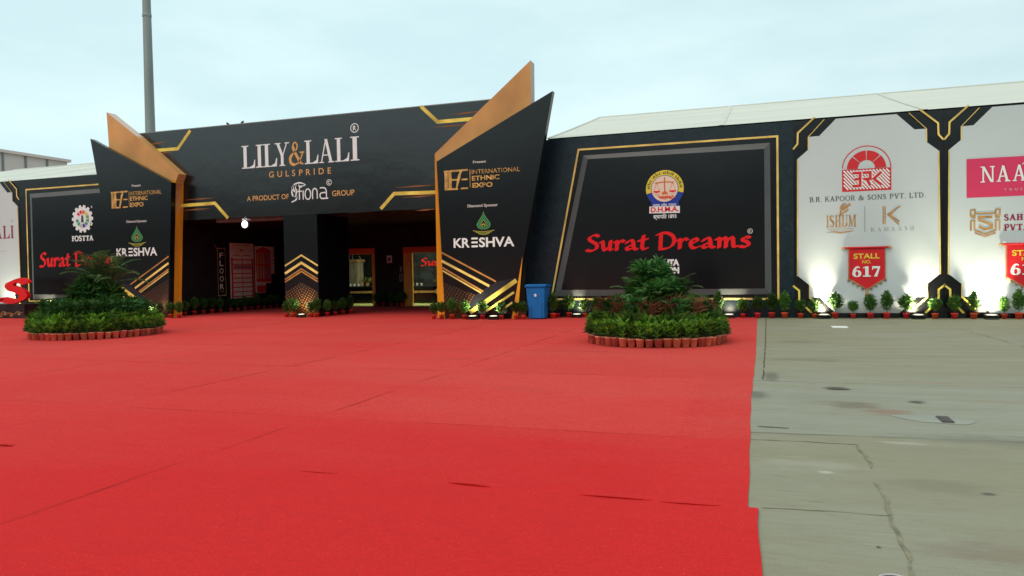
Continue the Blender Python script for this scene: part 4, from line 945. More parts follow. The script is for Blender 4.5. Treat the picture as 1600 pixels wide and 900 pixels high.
XP0, XP1 = on_y(444.5, 430, YF)[0], on_y(497, 430, YF)[0]
pl = thing('entrance_pillar', 'square black pillar in mid entrance with gold arrowheads and orange dots', 'pillar', ((XP0 + XP1) / 2, YF, 0))
b = MB(); b.box(XP0, XP1, YF + .01, YF + 2.0, 0, ZF0 - .002, BLACK_DEEP); b.build('pillar_body', pl)
b = MB()
for pts, wd in (([(445.5, 415.5), (471, 398.8), (496.7, 415)], .055), ([(445.5, 427.5), (471, 410.5), (496.7, 427)], .085), ([(445.5, 437), (471, 420), (496.7, 436)], .045), ([(445.5, 440.8), (471, 424), (496.7, 440)], .05)):
    b = MB(); b.line(pts, wd, GOLD if wd > .05 else COPPER_L, YF + .01, 2); b.build('gold_arrowhead', pl)
xm, zm = on_y(471, 442, YF); xa, xb = XP0 + .02, XP1 - .02
b = MB(); b.poly([(xa, .02), (xb, .02), (xb, zm - .28), (xm, zm), (xa, zm - .28)], DOTS, YF + .01, 1, px=False); b.build('dot_print', pl, origin=(xm, YF, 0))

XR = -8.35
rw = thing('entrance_side_wall', 'long black side wall of the entrance recess carrying the floor plan boards', 'wall', (XS, 24.5, 0))
b = MB(); b.box(XS - .15, XS, YP + .62, YB, 0, ZF0 - .005, BLACK_IN); b.build('wall_panel', rw)
rr = thing('entrance_side_wall', 'black side wall of the entrance recess hidden behind the taller spiky pylon', 'wall', (XR, 24.5, 0))
b = MB(); b.box(XR, XR + .15, YW + .25, YB, 0, ZF0 - .005, BLACK_IN); b.build('wall_panel', rr)
cl = MB(); cl.box(XS - .15, XR + .15, YF + .36, YB + .1, ZF0, ZF0 + .08, BLACK_IN)
struct(cl.build('ceiling'))
bt = thing('soffit_gleam', 'thin grey batten of lamplight under the fascia, shaped as a solid bar', 'gleam', (on_y(391, 343, YF + .5)[0], YF + .5, ZF0))  # grey bar in place of lamplight falling on the soffit
b = MB(); b.box(on_y(338, 343, YF + .45)[0], XP0 - .1, YF + .45, YF + .60, ZF0 - .10, ZF0 - .003, STEEL); b.build('gleam', bt)

# FLOOR sign and the two plan boards on the side wall (flat prints: built on a Y plane, then turned)
def wall_print(mb, name, parent):       # mesh drawn with X = distance along the wall, turned onto the side wall
    mb.v = [(XS + .012 - (y), x, z) for x, y, z in mb.v]; return mb.build(name, parent)
SX = lambda x, y: on_x(x, y, XS)
BOARD_W = mat('white_board_print', (0.86, 0.78, 0.70), 0.5, noise=(2, .1)); BOARD_R = mat('red_board_print', (0.75, 0.02, 0.04), 0.5); BOARD_T = mat('tan_board_print', (0.66, 0.45, 0.26), 0.5); BOARD_V = mat('mauve_board_print', (0.40, 0.20, 0.38), 0.5)
(ya, zt), (yb_, zb) = SX(338.5, 388), SX(352.8, 461.5)
fs = thing('floor_sign', 'narrow upright black sign reading FLOOR in white letters beside the plan boards', 'sign', (XS, ya, zb))
m_ = MB(); m_.box(ya, yb_, .0, .012, zb, zt, BLACK_DEEP); wall_print(m_, 'sign_face', fs)
m_ = MB(); m_.line([(ya + .01, zt), (yb_, zt), (yb_, zb), (ya + .01, zb)], .02, GOLD, 0, 2, px=False, closed=True); m_.line([(ya - .12, zt + .12), (ya + .06, zt - .12)], .03, COPPER_L, 0, 2, px=False); wall_print(m_, 'gold_outline', fs)
m_ = MB(); hh = (zt - zb)
for i, ch in enumerate('FLOOR'):
    z1 = zt - hh * (.09 + .165 * i); m_.text(ch, ya + .11, yb_ - .12, z1 - hh * .115, z1, WHITE_L, 0, 3, bold=.01)
m_.line([(ya + .12, zb + hh * .09), (yb_ - .14, zb + hh * .09)], .02, SILVERTX, 0, 3, px=False); wall_print(m_, 'lettering', fs)
(ya, zt), (yb_, _) = SX(358.3, 379.5), SX(395.5, 384); zb = SX(358.3, 467)[1]
b1 = thing('plan_board', 'tall pale floor plan board with red grid of horizontal stall rows', 'board', (XS, (ya + yb_) / 2, zb))
m_ = MB(); m_.box(ya, yb_, 0, .03, zb, zt, BOARD_W); wall_print(m_, 'board_face', b1)
m_ = MB(); W, H_ = yb_ - ya, zt - zb; U = lambda u, v: (ya + u * W, zb + v * H_)
m_.line([U(.07, .0), U(.07, .74)], .10, BOARD_R, 0, 2, px=False); m_.line([U(.5, 0), U(.5, .74)], .04, BOARD_R, 0, 2, px=False); m_.line([U(.94, 0), U(.94, .72)], .13, BOARD_R, 0, 2, px=False)
for k in range(9): m_.line([U(.08, .70 - k * .083), U(.93, .70 - k * .083)], .038, BOARD_R, 0, 3, px=False)
m_.line([U(.14, .573), U(.88, .573)], .11, BOARD_V, 0, 1, px=False)
m_.line([U(.1, .965), U(.9, .965)], .02, BRONZE, 0, 2, px=False); m_.line([U(.12, .78), U(.42, .78)], .03, BRONZE, 0, 2, px=False); m_.line([U(.55, .78), U(.85, .78)], .03, BRONZE, 0, 2, px=False)
m_.disc(*U(.47, .875), .05, DARKTX, 0, 2, 10); wall_print(m_, 'plan_print', b1)
(ya, zt), (yb_, _) = SX(397.5, 384.5), SX(427.5, 386); zm_ = SX(397.5, 443)[1]; zb = SX(397.5, 458)[1]; ye = SX(415, 440)[0]
b2 = thing('plan_board', 'stepped floor plan board with upright tan stall columns and a red foot', 'board', (XS, (ya + yb_) / 2, zb))
m_ = MB(); m_.prism([(ya, zb), (ye, zb), (ye, zm_), (ya + (yb_ - ya) * .82, zm_), (ya + (yb_ - ya) * .82, zm_ + .4), (yb_, zm_ + .4), (yb_, zt), (ya, zt)], 0, .03, BOARD_W); wall_print(m_, 'board_face', b2)
m_ = MB(); W, H_ = yb_ - ya, zt - zm_; U = lambda u, v: (ya + u * W, zm_ + v * H_)
m_.poly([U(.05, .04), U(.80, .04), U(.80, .90), U(.45, .99), U(.05, .90)], BOARD_R, 0, 1, px=False)
for k in range(5): m_.poly([U(.08 + k * .145, .12), U(.17 + k * .145, .12), U(.17 + k * .145, .84), U(.08 + k * .145, .84)], BOARD_T if k < 3 else BOARD_V, 0, 2, px=False)
m_.line([U(.05, .5), U(.80, .5)], .05, BOARD_R, 0, 4, px=False); m_.poly([(ya + .08, zb + .02), (ye - .02, zb + .02), (ye - .02, zm_ - .09), (ya + .08, zm_ - .09)], BOARD_R, 0, 2, px=False)
for k in range(6): m_.line([U(.86, .84 - k * .1), U(.95, .84 - k * .1)], .04, BRONZE, 0, 2, px=False)
wall_print(m_, 'plan_print', b2)

# back wall with its two glazed doorways
D1 = (on_y(533, 430, YB)[0], on_y(585.8, 430, YB)[0]); D2 = (on_y(632, 430, YB)[0], on_y(700, 430, YB)[0]); ZD = 2.50
bw = thing('entrance_back_wall', 'black back wall of the entrance with two orange framed glazed doorways', 'wall', ((XS + XR) / 2, YB, 0))
b = MB(); cuts = [XS - .15, D1[0], D1[1], D2[0], D2[1], XR + .15]
for i in (0, 2, 4): b.box(cuts[i], cuts[i + 1], YB, YB + .15, 0, ZF0 - .005, BLACK_IN)
for d in (D1, D2): b.box(d[0], d[1], YB, YB + .15, ZD, ZF0 - .005, BLACK_IN)
b.build('wall_panel', bw)
FR_T = mat('door_frame_red', (0.75, 0.15, 0.02), 0.5); FR_J = mat('door_frame_orange', (0.80, 0.36, 0.06), 0.5)
for (x0, x1), jw in ((D1, .11), (D2, .34)):
    f = MB(); f.box(x0 - .02, x1 + .02, YB - .05, YB + .16, ZD - .22, ZD + .02, FR_T); df = f.build('door_frame', bw)
    f = MB(); f.box(x0 - .02, x0 + jw, YB - .045, YB + .155, 0, ZD - .222, FR_J); f.box(x1 - .11, x1 + .02, YB - .045, YB + .155, 0, ZD - .222, FR_J); f.build('jamb', df)
    dl = MB(); dl.box(x0 + jw + .004, x1 - .114, YB + .05, YB + .065, .02, ZD - .225, GLASS); d = dl.build('glass_door', bw)
    h_ = MB(); h_.tube([(x0 + jw + .12, YB - .03, .85), (x0 + jw + .12, YB - .03, 1.25)], .015, STEEL); h_.build('handle', d)
nx = on_y(608.5, 405, YB)[0]; nzz = on_y(608.5, 411, YB)[1]; nz1 = on_y(608.5, 399.3, YB)[1]
no = thing('notice_sheet', 'small white notice with a dark red motif between the two doorways', 'notice', (nx, YB, nzz))
b = MB(); b.box(nx - .12, nx + .12, YB - .012, YB - .001, nzz, nz1, WHITE_L); b.build('sheet', no)
b = MB(); b.disc(nx, (nzz + nz1) / 2 + .02, .075, MAROON, YB - .012, 1, 12); b.poly([(nx - .05, nzz + .06), (nx + .05, nzz + .06), (nx + .06, (nzz + nz1) / 2), (nx - .06, (nzz + nz1) / 2)], MAROON, YB - .012, 1, px=False); b.build('motif', no)
hx, hz0 = on_y(627, 441, YB); hz1 = on_y(627, 413, YB)[1]
hs = thing('standing_poster', 'slim dark poster strip with pale figures beside the wider doorway jamb', 'poster', (hx, YB, hz0))
b = MB(); b.box(hx - .09, hx + .09, YB - .02, YB - .001, hz0, hz1, BAND); b.build('board', hs)
b = MB(); b.line([(hx - .05, hz0 + .06), (hx - .05, hz0 + .34), (hx + .05, hz0 + .34), (hx + .05, hz0 + .06)], .018, DIM_L, YB - .02, 1, px=False, closed=True); b.line([(hx, hz1 - .1), (hx, hz1 - .3)], .06, SILVERTX, YB - .02, 1, px=False); b.build('poster_print', hs)

# what shows through the glass: a lit lobby with greenery, a counter and a dark display wall
LB = YB + 4.2
lf = MB(); lf.box(XS - 1, XR + 4, YB + .16, LB + .2, .002, .022, mat('lobby_floor_green', (0.34, 0.36, 0.12), 0.6, noise=(1.1, .45, (.3, 2.5, 1))))
struct(lf.build('lobby_floor'))
lc = MB(); lc.box(XS - 1, XR + 4, YB + .16, LB + .2, 3.3, 3.38, BLACK_IN); struct(lc.build('lobby_ceiling'))
LOB = mat('lobby_wall_print', (0.010, 0.013, 0.012), 0.6, noise=(1.6, .8))
lw = thing('lobby_display_wall', 'dark display wall with white and red lettering seen through the doorways', 'display wall', ((XS + XR) / 2, LB, 0))
b = MB(); b.box(XS - 1, XR + 4, LB, LB + .15, .022, 3.3, LOB); b.build('wall_panel', lw)
m_ = MB(); m_.T('LI', 537, 410, 546, 394, WHITE_L, LB, 1); m_.line([(551, 394), (551, 412)], .03, DIM_L, LB, 1); m_.line([(561, 400), (568, 412)], .05, DIM_L, LB, 1); m_.build('white_lettering', lw)
m_ = MB(); nib(m_, 'Surat', on_y(657, 415, LB)[0], on_y(704, 415, LB)[0], on_y(657, 416, LB)[1], on_y(657, 403, LB)[1], RED_L, LB, 1); m_.build('red_script', lw)
def planter_tuft(x, y, z, n, r, h, mt):
    q = MB()
    for i in range(n):
        a = random.uniform(0, 6.28); t_ = random.uniform(.1, 1.2)
        d = Vector((math.cos(a) * math.sin(t_), math.sin(a) * math.sin(t_), math.cos(t_)))
        q.leaf(Vector((x + random.uniform(-r, r) * .3, y + random.uniform(-r, r) * .3, z)), d, Vector((0, 0, 1)), random.uniform(.4, 1) * h, h * .12, mt, .3)
    return q
PILL = mat('lobby_column_print', (0.26, 0.23, 0.17), 0.6, noise=(4, .5, (4, 4, .6)))
X = on_y(554, 440, LB - .6)[0]
lp = thing('lobby_column', 'pale patterned column inside the narrower doorway', 'column', (X, LB - .6, 0))
b = MB(); b.box(X - .34, X + .34, LB - .9, LB - .3, .02, 2.1, PILL); b.build('shaft', lp); b = MB(); b.box(X - .42, X + .42, LB - .98, LB - .22, .02, .2, BRONZE); b.build('plinth', lp); b = MB(); b.box(X - .4, X + .4, LB - .96, LB - .24, 2.0, 2.12, BRONZE); b.build('capital', lp)
GRASSY = leaf_mat('lobby_leaves', [(0.10, 0.14, 0.03), (0.28, 0.26, 0.07)])
for px_, wdt, lab, lab2 in ((560, 1.5, 'low dark counter with gold edge inside the narrower doorway', 'pale tufted plant on the counter inside the narrower doorway'), (668, 2.3, 'low dark counter with gold medallion inside the wider doorway', 'pale tufted plant on the counter inside the wider doorway')):
    X = on_y(px_, 450, YB + 2.2)[0]; Yc = YB + 2.2
    t = thing('lobby_counter', lab, 'counter', (X, Yc, 0))
    b = MB(); b.box(X - wdt / 2, X + wdt / 2, Yc, Yc + .5, .022, .78, BLACK_DEEP); b.build('body', t)
    b = MB(); b.box(X - wdt / 2 - .05, X + wdt / 2 + .05, Yc - .05, Yc + .55, .78, .83, BAND); b.build('counter_top', t)
    b = MB(); b.box(X - wdt / 2, X + wdt / 2, Yc - .015, Yc - .002, .50, .60, BRONZE); b.build('gold_band', t)
    if px_ == 668: b = MB(); b.lathe([(.2, 0), (.2, -.03), (.12, -.045)], BRONZE, (X + .62, Yc - .015, .55), 20, 'y'); b.build('medallion', t)
    for k in range(3):
        cx_ = X - wdt * .35 + k * .22; c = MB(); c.lathe([(.035, 0), (.05, .06), (.055, .11)], WHITE_L, (cx_, Yc + .15, .83), 10); tag(c.build('white_cup', origin=(cx_, Yc + .15, .83)), ('white cup on the dark counter inside the %s doorway' % ('wider' if px_ == 668 else 'narrower')), 'cup', 'white cups on the lobby counters')
    vx = X + wdt * .22; v_ = thing('lobby_plant', lab2, 'plant', (vx, Yc + .25, .83))
    q = MB(); q.lathe([(.07, 0), (.1, .08), (.11, .16)], BRONZE, (vx, Yc + .25, .83), 12); q.build('pot', v_); planter_tuft(vx, Yc + .25, .97, 70, .2, .42, GRASSY).build('foliage', v_)

# ================================================================== PYLONS
def pylon(label, black, blade, strip, xmid, heel=None, pale=0):
    t = thing('entrance_pylon', label, 'pylon', (on_y(xmid, 495, YP)[0], YP, 0))
    q = [on_y(a, b_, YP) for a, b_ in black]
    b = MB(); b.prism(q, YP, YP + .22, BLACK_DEEP, BLACK); b.build('black_slab', t)
    q = [on_y(a, b_, YP + .24) for a, b_ in blade]
    b = MB(); b.prism(q, YP + .224, YP + .62, ORANGE); b.mi[2 + pale] = b.m(PALE_EDGE); b.build('orange_blade', t)
    # orange flank: an angled face from the slab's inner edge back to the blade's inner edge
    fr = [on_y(a, b_, YP) for a, b_ in strip[0]]; bk = [on_y(a, b_, YP + .60) for a, b_ in strip[1]]
    b = MB(); Y0, Y1 = YP + .004, YP + .60
    v = [(x, Y0, z) for x, z in fr] + [(x, Y1, z) for x, z in bk]
    b.v = v + [(v[0][0], Y1 - .004, v[0][2]), (v[1][0], Y1 - .004, v[1][2])]
    b.f = [(0, 1, 3, 2), (0, 2, 4), (1, 5, 3), (2, 3, 5, 4)]; b.mi = [b.m(ORANGE_D)] * 4
    b.build('orange_flank', t)
    if heel:
        b = MB(); b.poly(heel, ORANGE_D, YP, 2); b.build('orange_heel', t)
    return t
pr_ = pylon('taller spiky black pylon with pointed orange blade beside the blue bin',
      [(690.5, 498.5), (695.5, 498.5), (682, 252.5), (863.5, 142), (801, 498.5)][1:],
      [(697, 498), (686, 264), (679.5, 240.5), (829, 94.5), (829.6, 160), (812, 300), (803, 498)],
      ([(695.4, 498.5), (682, 252.8)], [(684, 497), (679.2, 241)]), 745, [(816.6, 400), (808.8, 498.2), (799.5, 498.2)], 3)
pl_ = pylon('spiky black pylon with orange flank beside the palm planter',
      [(264, 497.5), (267.5, 284.8), (141, 216.8), (192, 497.5)],
      [(262, 496), (271, 296), (279.5, 271.5), (213, 212.3), (167, 175.5), (171, 232), (200, 400), (215, 496)],
      ([(263.6, 497.5), (267.3, 284.8)], [(284.6, 496), (280.2, 272)]), 228, None, 3)
def pylon_print(t, G, R):
    Y = YP; m_ = MB()
    m_.T('Present', *R['present'], DIM_L, Y, 1, bold=.03); m_.build('caption_lettering', t); m_ = MB(); m_.T('Diamond Sponsor', *R['sponsor'], DIM_L, Y, 1, bold=.03); m_.build('caption_lettering', t)
    x0, x1, ya, yb = R['iee']                      # the ruled initials
    X0, Zb = on_y(x0, yb, Y); X1, _ = on_y(x1, yb, Y); Zt = on_y(x0, ya, Y)[1]; W, H = X1 - X0, Zt - Zb
    U = lambda u, v: (X0 + u * W, Zb + v * H); m_ = MB(); ln = lambda p, wd: m_.line([U(*a) for a in p], wd, GOLD_IEE, Y, 1, px=False)
    for u in (.06, .13, .22, .29): ln([(u, .03), (u, .95)], .05)
    ln([(0, .97), (1, .99)], .055); ln([(.02, .03), (.58, .02)], .055); ln([(.70, .03), (1, .03)], .05); ln([(.22, .52), (.60, .50)], .05); ln([(.74, .50), (.99, .50)], .045)
    m_.ribbon(smooth_pts([U(.74, .97), U(.66, .75), U(.60, .45), U(.52, .05)], 5), [.03 + .06 * math.sin(i / 15 * 3.1) for i in range(16)], GOLD_IEE, Y, 1)
    ln([(1.09, .05), (1.09, 1.0)], .018); m_.build('initials_emblem', t)
    m_ = MB(); m_.T('INTERNATIONAL', *R['l1'], GOLD_IEE, Y, 1, bold=-.004); m_.build('gold_lettering', t); m_ = MB(); m_.T('ETHNIC', *R['l2'], GOLD_IEE, Y, 1, bold=.025); m_.build('gold_lettering', t); m_ = MB(); m_.T('EXPO', *R['l3'], GOLD_IEE, Y, 1, bold=.035); m_.build('gold_lettering', t)
    m_ = MB(); cx, zb = on_y(R['drop'][0], R['drop'][2], Y); zt = on_y(R['drop'][0], R['drop'][1], Y)[1]; w2 = (on_y(R['drop'][0] + R['drop'][3], 350, Y)[0] - cx); h = zt - zb
    shape = [(0, 1), (.16, .80), (.60, .52), (.95, .28), (.80, .08), (.35, -.02), (0, -.02)]
    full = smooth_pts(shape, 4); full = full + [(-a, b_) for a, b_ in full[::-1][1:]]
    for k, (s_, mt) in enumerate(((1, GREEN_2), (.86, BLACK_DEEP), (.74, GREEN_1), (.60, BLACK_DEEP), (.48, GREEN_3), (.36, BLACK_DEEP))):
        m_.poly([(cx + a * w2 * s_, zb + h * (.25 + (b_ - .25) * s_ * (1.0 if k else 1))) for a, b_ in full], mt, Y, 1 + k * .5, px=False)
    m_.disc(cx, zb + h * .2, w2 * .26, GREEN_3, Y, 5, 14); m_.disc(cx, zb + h * .17, w2 * .14, BLACK_DEEP, Y, 5.5, 12)
    for k in (0, 1, 2): m_.line([(cx + a * w2 * (1.5 - .35 * k), zb - h * (.09 + .08 * k) - h * .07 * (1 - (a) ** 2)) for a in (-1, -.6, -.2, .2, .6, 1)], .022, GREEN_3, Y, 1, px=False)
    m_.build('feather_emblem', t)
    m_ = MB(); x0, x1, ya, yb = R['name']; X0, Zb = on_y(x0, yb, Y); X1 = on_y(x1, yb, Y)[0]; Zt = on_y(x0, ya, Y)[1]; W = X1 - X0; H = Zt - Zb; Uz = lambda u, v: (X0 + u * W, Zb + v * H)
    m_.text('KR', X0, X0 + W * .27, Zb, Zt, WHITE_L, Y, 1, bold=.025); m_.text('SHVA', X0 + W * .425, X1, Zb, Zt, WHITE_L, Y, 1, bold=.025)
    for v in (.10, .5, .90): m_.line([Uz(.30, v), Uz(.405, v)], H * .19, WHITE_L, Y, 1, px=False)
    m_.build('name_lettering', t)
    for pts, wd, mt in R['lines']: m_ = MB(); m_.line(pts, wd, mt, Y, 2); m_.build('gold_stripe', t)
    m_ = MB(); m_.poly(R['band'], BAND, Y, 1); m_.build('slate_band', t)
    ox, oz = on_y(R['dots'][0][0], 498, Y); m_ = MB(); m_.poly(R['dots'], DOTS_P, Y, .5); m_.build('dot_print', t, origin=(ox, Y, 0))
pylon_print(pr_, None, dict(present=(739, 255.3, 759.4, 251.2), sponsor=(730.5, 324.2, 778, 319.6), iee=(694, 731.5, 267.5, 297), l1=(737.3, 272, 812.5, 265.3), l2=(737.5, 282.4, 780.5, 274.9), l3=(738, 293.4, 770, 285.8),
    drop=(755.8, 330, 357.5, 11), name=(709, 803.8, 372.2, 387.4),
    lines=[([(689.0, 394), (775, 440)], .05, COPPER_L), ([(690.2, 407.5), (764.6, 447)], .075, GOLD), ([(691.2, 418), (755, 455.5)], .05, COPPER_L), ([(691.6, 423), (752, 457.6)], .045, GOLD),
           ([(807, 438), (734.5, 488.5)], .13, GOLD_B), ([(803.3, 456.5), (760, 486)], .07, GOLD_B), ([(800.8, 472.5), (786, 482.5)], .06, GOLD)],
    band=[(775, 440.5), (808, 433), (724, 493), (741, 462)], dots=[(693.5, 441), (745, 462), (722, 497.8), (695.2, 497.8)]))
pylon_print(pl_, None, dict(present=(206, 292.2, 220, 288.2), sponsor=(197.8, 348.3, 229.8, 344.3), iee=(174, 200, 300.5, 325.5), l1=(203.2, 305.7, 252.5, 299.3), l2=(203.4, 314, 231, 307.2), l3=(203.6, 323.6, 224.5, 316.6),
    drop=(214.5, 353, 377, 8.3), name=(182.4, 245.8, 388, 401),
    lines=[([(204, 444.5), (263.8, 400.5)], .05, COPPER_L), ([(211, 450.5), (263.6, 411)], .075, GOLD), ([(217, 455.5), (263.6, 420.5)], .05, COPPER_L), ([(219.5, 457), (263.5, 424)], .045, GOLD),
           ([(189.8, 449.5), (228, 479)], .14, GOLD_B), ([(192.5, 463.5), (206, 474)], .07, GOLD)],
    band=[(189, 443), (204, 446), (240, 476), (236, 492)], dots=[(222, 461), (263.3, 436), (263, 497), (238, 497)]))
# ================================================================== FLOODLIGHTS ON THE GROUND
def floodlight(x, y, label, power, aim_y=None, tilt=24, size=R_(128), yaw=0.0):
    t = thing('floodlight', label, 'floodlight', (x, y, .006), 'floodlights on the ground')
    b = MB(); b.box(x - .15, x + .15, y - .10, y + .10, .006, .022, LAMP_BODY)
    for sx in (-.16, .16): b.box(x + sx - .008, x + sx + .008, y - .02, y + .02, .008, .11, LAMP_BODY)
    b.build('bracket', t)
    h = MB(); c, s_ = math.cos(R_(-9)), math.sin(R_(-9))
    P = lambda u, v, w_: (x + u, y + v * c + w_ * s_, .10 - v * s_ + w_ * c)      # w_ along the beam (up and back to the wall)
    def hull(z0, a0, b0, z1, a1, b1, mt):
        lo = [P(-a0, -b0, z0), P(a0, -b0, z0), P(a0, b0, z0), P(-a0, b0, z0)]; hi = [P(-a1, -b1, z1), P(a1, -b1, z1), P(a1, b1, z1), P(-a1, b1, z1)]
        h.face(lo[::-1], mt); h.face(hi, mt)
        for i in range(4): h.face([lo[i], lo[(i + 1) % 4], hi[(i + 1) % 4], hi[i]], mt)
    hull(-.05, .10, .07, .015, .145, .10, LAMP_BODY); h.build('housing', t)
    for k in range(4): pass
    l = MB(); l.face([P(.115 * math.cos(a_), .075 * math.sin(a_), .018) for a_ in [i_ * math.pi / 10 for i_ in range(20)]], LAMP_LENS); l.build('lens', t)
    la = bpy.data.lights.new('beam', 'SPOT'); la.energy = power; la.spot_size = size; la.spot_blend = .9; la.shadow_soft_size = .08; la.color = (1.0, .90, .62)
    lo_ = bpy.data.objects.new('beam', la); COL.objects.link(lo_); lo_.parent = t
    p = Vector(P(0, 0, .04)); lo_.location = p - Vector((x, y, .006))
    d = Vector((yaw, math.sin(R_(tilt)), math.cos(R_(tilt)))); lo_.rotation_euler = d.to_track_quat('-Z', 'Y').to_euler()
    return t
FL = lambda px_, Y: on_y(px_, 492, Y)[0]
WL = YW - .42
floodlight(FL(1287.5, WL), WL, 'lit floodlight at the near foot of stall 617, washing its white panel', 390, tilt=28)
floodlight(FL(1435, WL), WL, 'lit floodlight by the black divider between stall 617 and the pink panelled stall', 390, tilt=28)
floodlight(FL(1549, WL), WL, 'lit floodlight below the bronze shield emblem of the pink panelled stall', 420, tilt=28)
floodlight(FL(901.5, WL), WL, 'lit floodlight under the black scales emblem hoarding, next to the blue bin', 75, tilt=30)
floodlight(FL(1139, WL), WL, 'lit floodlight under the black scales emblem hoarding, beyond the leafy planter', 80, tilt=30)
floodlight(FL(738, YP - .42), YP - .42, 'lit floodlight before the taller pylon, below its gold band', 95, tilt=26)
floodlight(FL(771, YP - .42), YP - .42, 'lit floodlight before the taller pylon, closer to the blue bin', 75, tilt=26)
floodlight(FL(471, YF - .42), YF - .42, 'lit floodlight before the square pillar with gold arrowheads', 62, tilt=26)
floodlight(FL(233, YP - .42), YP - .42, 'lit floodlight before the orange flanked pylon beside the palm planter', 70, tilt=26)
floodlight(FL(64, WL), WL, 'lit floodlight under the gear emblem hoarding behind the palm planter', 85, tilt=30)
floodlight(FL(6, WL - .1), WL - .1, 'lit floodlight behind the big red letter at the photo\'s edge', 200, tilt=22)

# the bright floodlight hung under the fascia
hx, hz = on_y(382.5, 350.5, YF - .10); hy = YF - .10
ht = thing('hanging_floodlight', 'dazzling lit floodlight hung under the fascia beside the square pillar', 'floodlight', (hx, hy, hz))
b = MB(); b.box(hx - .13, hx + .07, hy + .02, hy + .22, hz + .14, hz + .20, WHITE_L); b.box(hx - .02, hx + .02, hy + .02, hy + .08, hz + .12, ZF0 + .02, STEEL); b.build('bracket', ht)
b = MB(); b.prism([(hx - .15, hz - .12), (hx + .15, hz - .12), (hx + .15, hz + .12), (hx - .15, hz + .12)], hy + .0, hy + .09, LAMP_BODY); b.build('housing', ht)
b = MB(); b.lathe([(.125, 0), (.12, -.012), (.01, -.016)], LAMP_HOT, (hx, hy - .002, hz), 20, 'y'); b.build('lens', ht, True)
la = bpy.data.lights.new('beam', 'SPOT'); la.energy = 110; la.spot_size = R_(150); la.spot_blend = .8; la.shadow_soft_size = .1; la.color = (1, .95, .85)
lo_ = bpy.data.objects.new('beam', la); COL.objects.link(lo_); lo_.parent = ht; lo_.location = (0, -.03, 0); lo_.rotation_euler = Vector((.1, -1, -.9)).to_track_quat('-Z', 'Y').to_euler()
# ceiling lamps of the lobby
for i, xx in enumerate((-15.6, -11.0)):
    t = thing('lobby_ceiling_lamp', ('lit panel lamp in the lobby ceiling behind the %s doorway' % ('narrower', 'wider')[i]), 'ceiling lamp', (xx, YB + 1.6, 3.25))
    b = MB(); b.box(xx - .32, xx + .32, YB + 1.28, YB + 1.92, 3.25, 3.298, LAMP_BODY); b.build('housing', t)
    b = MB(); b.face([(xx - .3, YB + 1.3, 3.247), (xx + .3, YB + 1.3, 3.247), (xx + .3, YB + 1.9, 3.247), (xx - .3, YB + 1.9, 3.247)], LAMP_LENS); b.build('diffuser', t)
    la = bpy.data.lights.new('lamp', 'AREA'); la.energy = 340; la.size = .6; la.color = (1, .93, .75)
    lo_ = bpy.data.objects.new('lamp', la); COL.objects.link(lo_); lo_.parent = t; lo_.location = (0, 0, -.03)

# ================================================================== POTTED SHRUBS ALONG THE WALLS
def rnd_dir(up=.5):
    a = random.uniform(0, 2 * math.pi); z_ = random.uniform(-.3, 1); r = math.sqrt(max(0, 1 - z_ * z_)); return Vector((r * math.cos(a), r * math.sin(a), z_ + up)).normalized()
def shrub_proto(kind):
    t = thing('potted_shrub', 'small green shrub in a red pot', 'potted plant', (0, 0, 0))
    p = MB(); p.lathe([(.060, 0), (.072, .10), (.082, .105), (.084, .135), (.074, .137), (.070, .12)], RED_POT, n=14); pot = p.build('pot', t, True)
    s_ = MB(); s_.lathe([(.070, .118), (.068, .124)], SOIL, n=12); s_.build('soil', t)
    st = MB(); st.tube([(0, 0, .12), (.008, 0, .2), (-.005, .006, .32)], [.010, .008, .005], STEM, 5)
    f = MB()
    if kind == 0: rx, rz, zc, n = .135, .165, .345, 420      # rounded
    elif kind == 1: rx, rz, zc, n = .115, .20, .36, 420      # upright oval
    elif kind == 2: rx, rz, zc, n = .14, .20, .36, 300       # loose
    else: rx, rz, zc, n = .11, .235, .385, 420               # pointed
    for i in range(n):
        d = rnd_dir(0); d.z = random.uniform(-1, 1); h_ = math.sqrt(1 - d.z * d.z); a = random.uniform(0, 6.28); d = Vector((h_ * math.cos(a), h_ * math.sin(a), d.z)); r = random.random() ** .4
        w_ = 1 - (.5 * max(0, d.z * r) if kind == 3 else 0)
        c = Vector((d.x * rx * r * w_, d.y * rx * r * w_, zc + d.z * r * rz))
        ld = (Vector((d.x * .7, d.y * .7, .75)) + Vector((random.uniform(-.4, .4), random.uniform(-.4, .4), random.uniform(-.2, .4)))).normalized()
        L_ = random.uniform(.055, .095) * (1.3 if kind == 2 else 1)
        f.leaf(c, ld, Vector((random.uniform(-.6, .6), random.uniform(-.6, .6), 1)), L_, L_ * (.42 if kind != 2 else .5), SHRUB_LEAF, .25)
    for k in range(5):
        a = random.uniform(0, 6.28); st.tube([(0, 0, .2 + .02 * k), (math.cos(a) * rx * .5, math.sin(a) * rx * .5, zc)], [.005, .002], STEM, 4)
    st.build('stem', t); f.build('foliage', t); return t
protos = [shrub_proto(k) for k in (0, 1, 2, 3)]
used_p = [False] * 4
def place_shrub(x, y, kind, label, group, s=1.0):
    loc = (x, y, .008); rz = random.uniform(0, 6.28); s = s * random.uniform(.86, 1.16)
    if not used_p[kind]:
        used_p[kind] = True; o = protos[kind]; o.location = loc; o.rotation_euler = (0, 0, rz); o.scale = (s, s, s); o['label'] = label; o['group'] = group; return o
    return dup(protos[kind], loc, rz, s, label, group)
ORD = ['first', 'second', 'third', 'fourth', 'fifth', 'sixth', 'seventh', 'eighth', 'ninth', 'tenth', 'eleventh', 'twelfth', 'thirteenth', 'fourteenth']
G1 = 'red potted shrubs along the hoardings and entrance'
WP = YW - .30
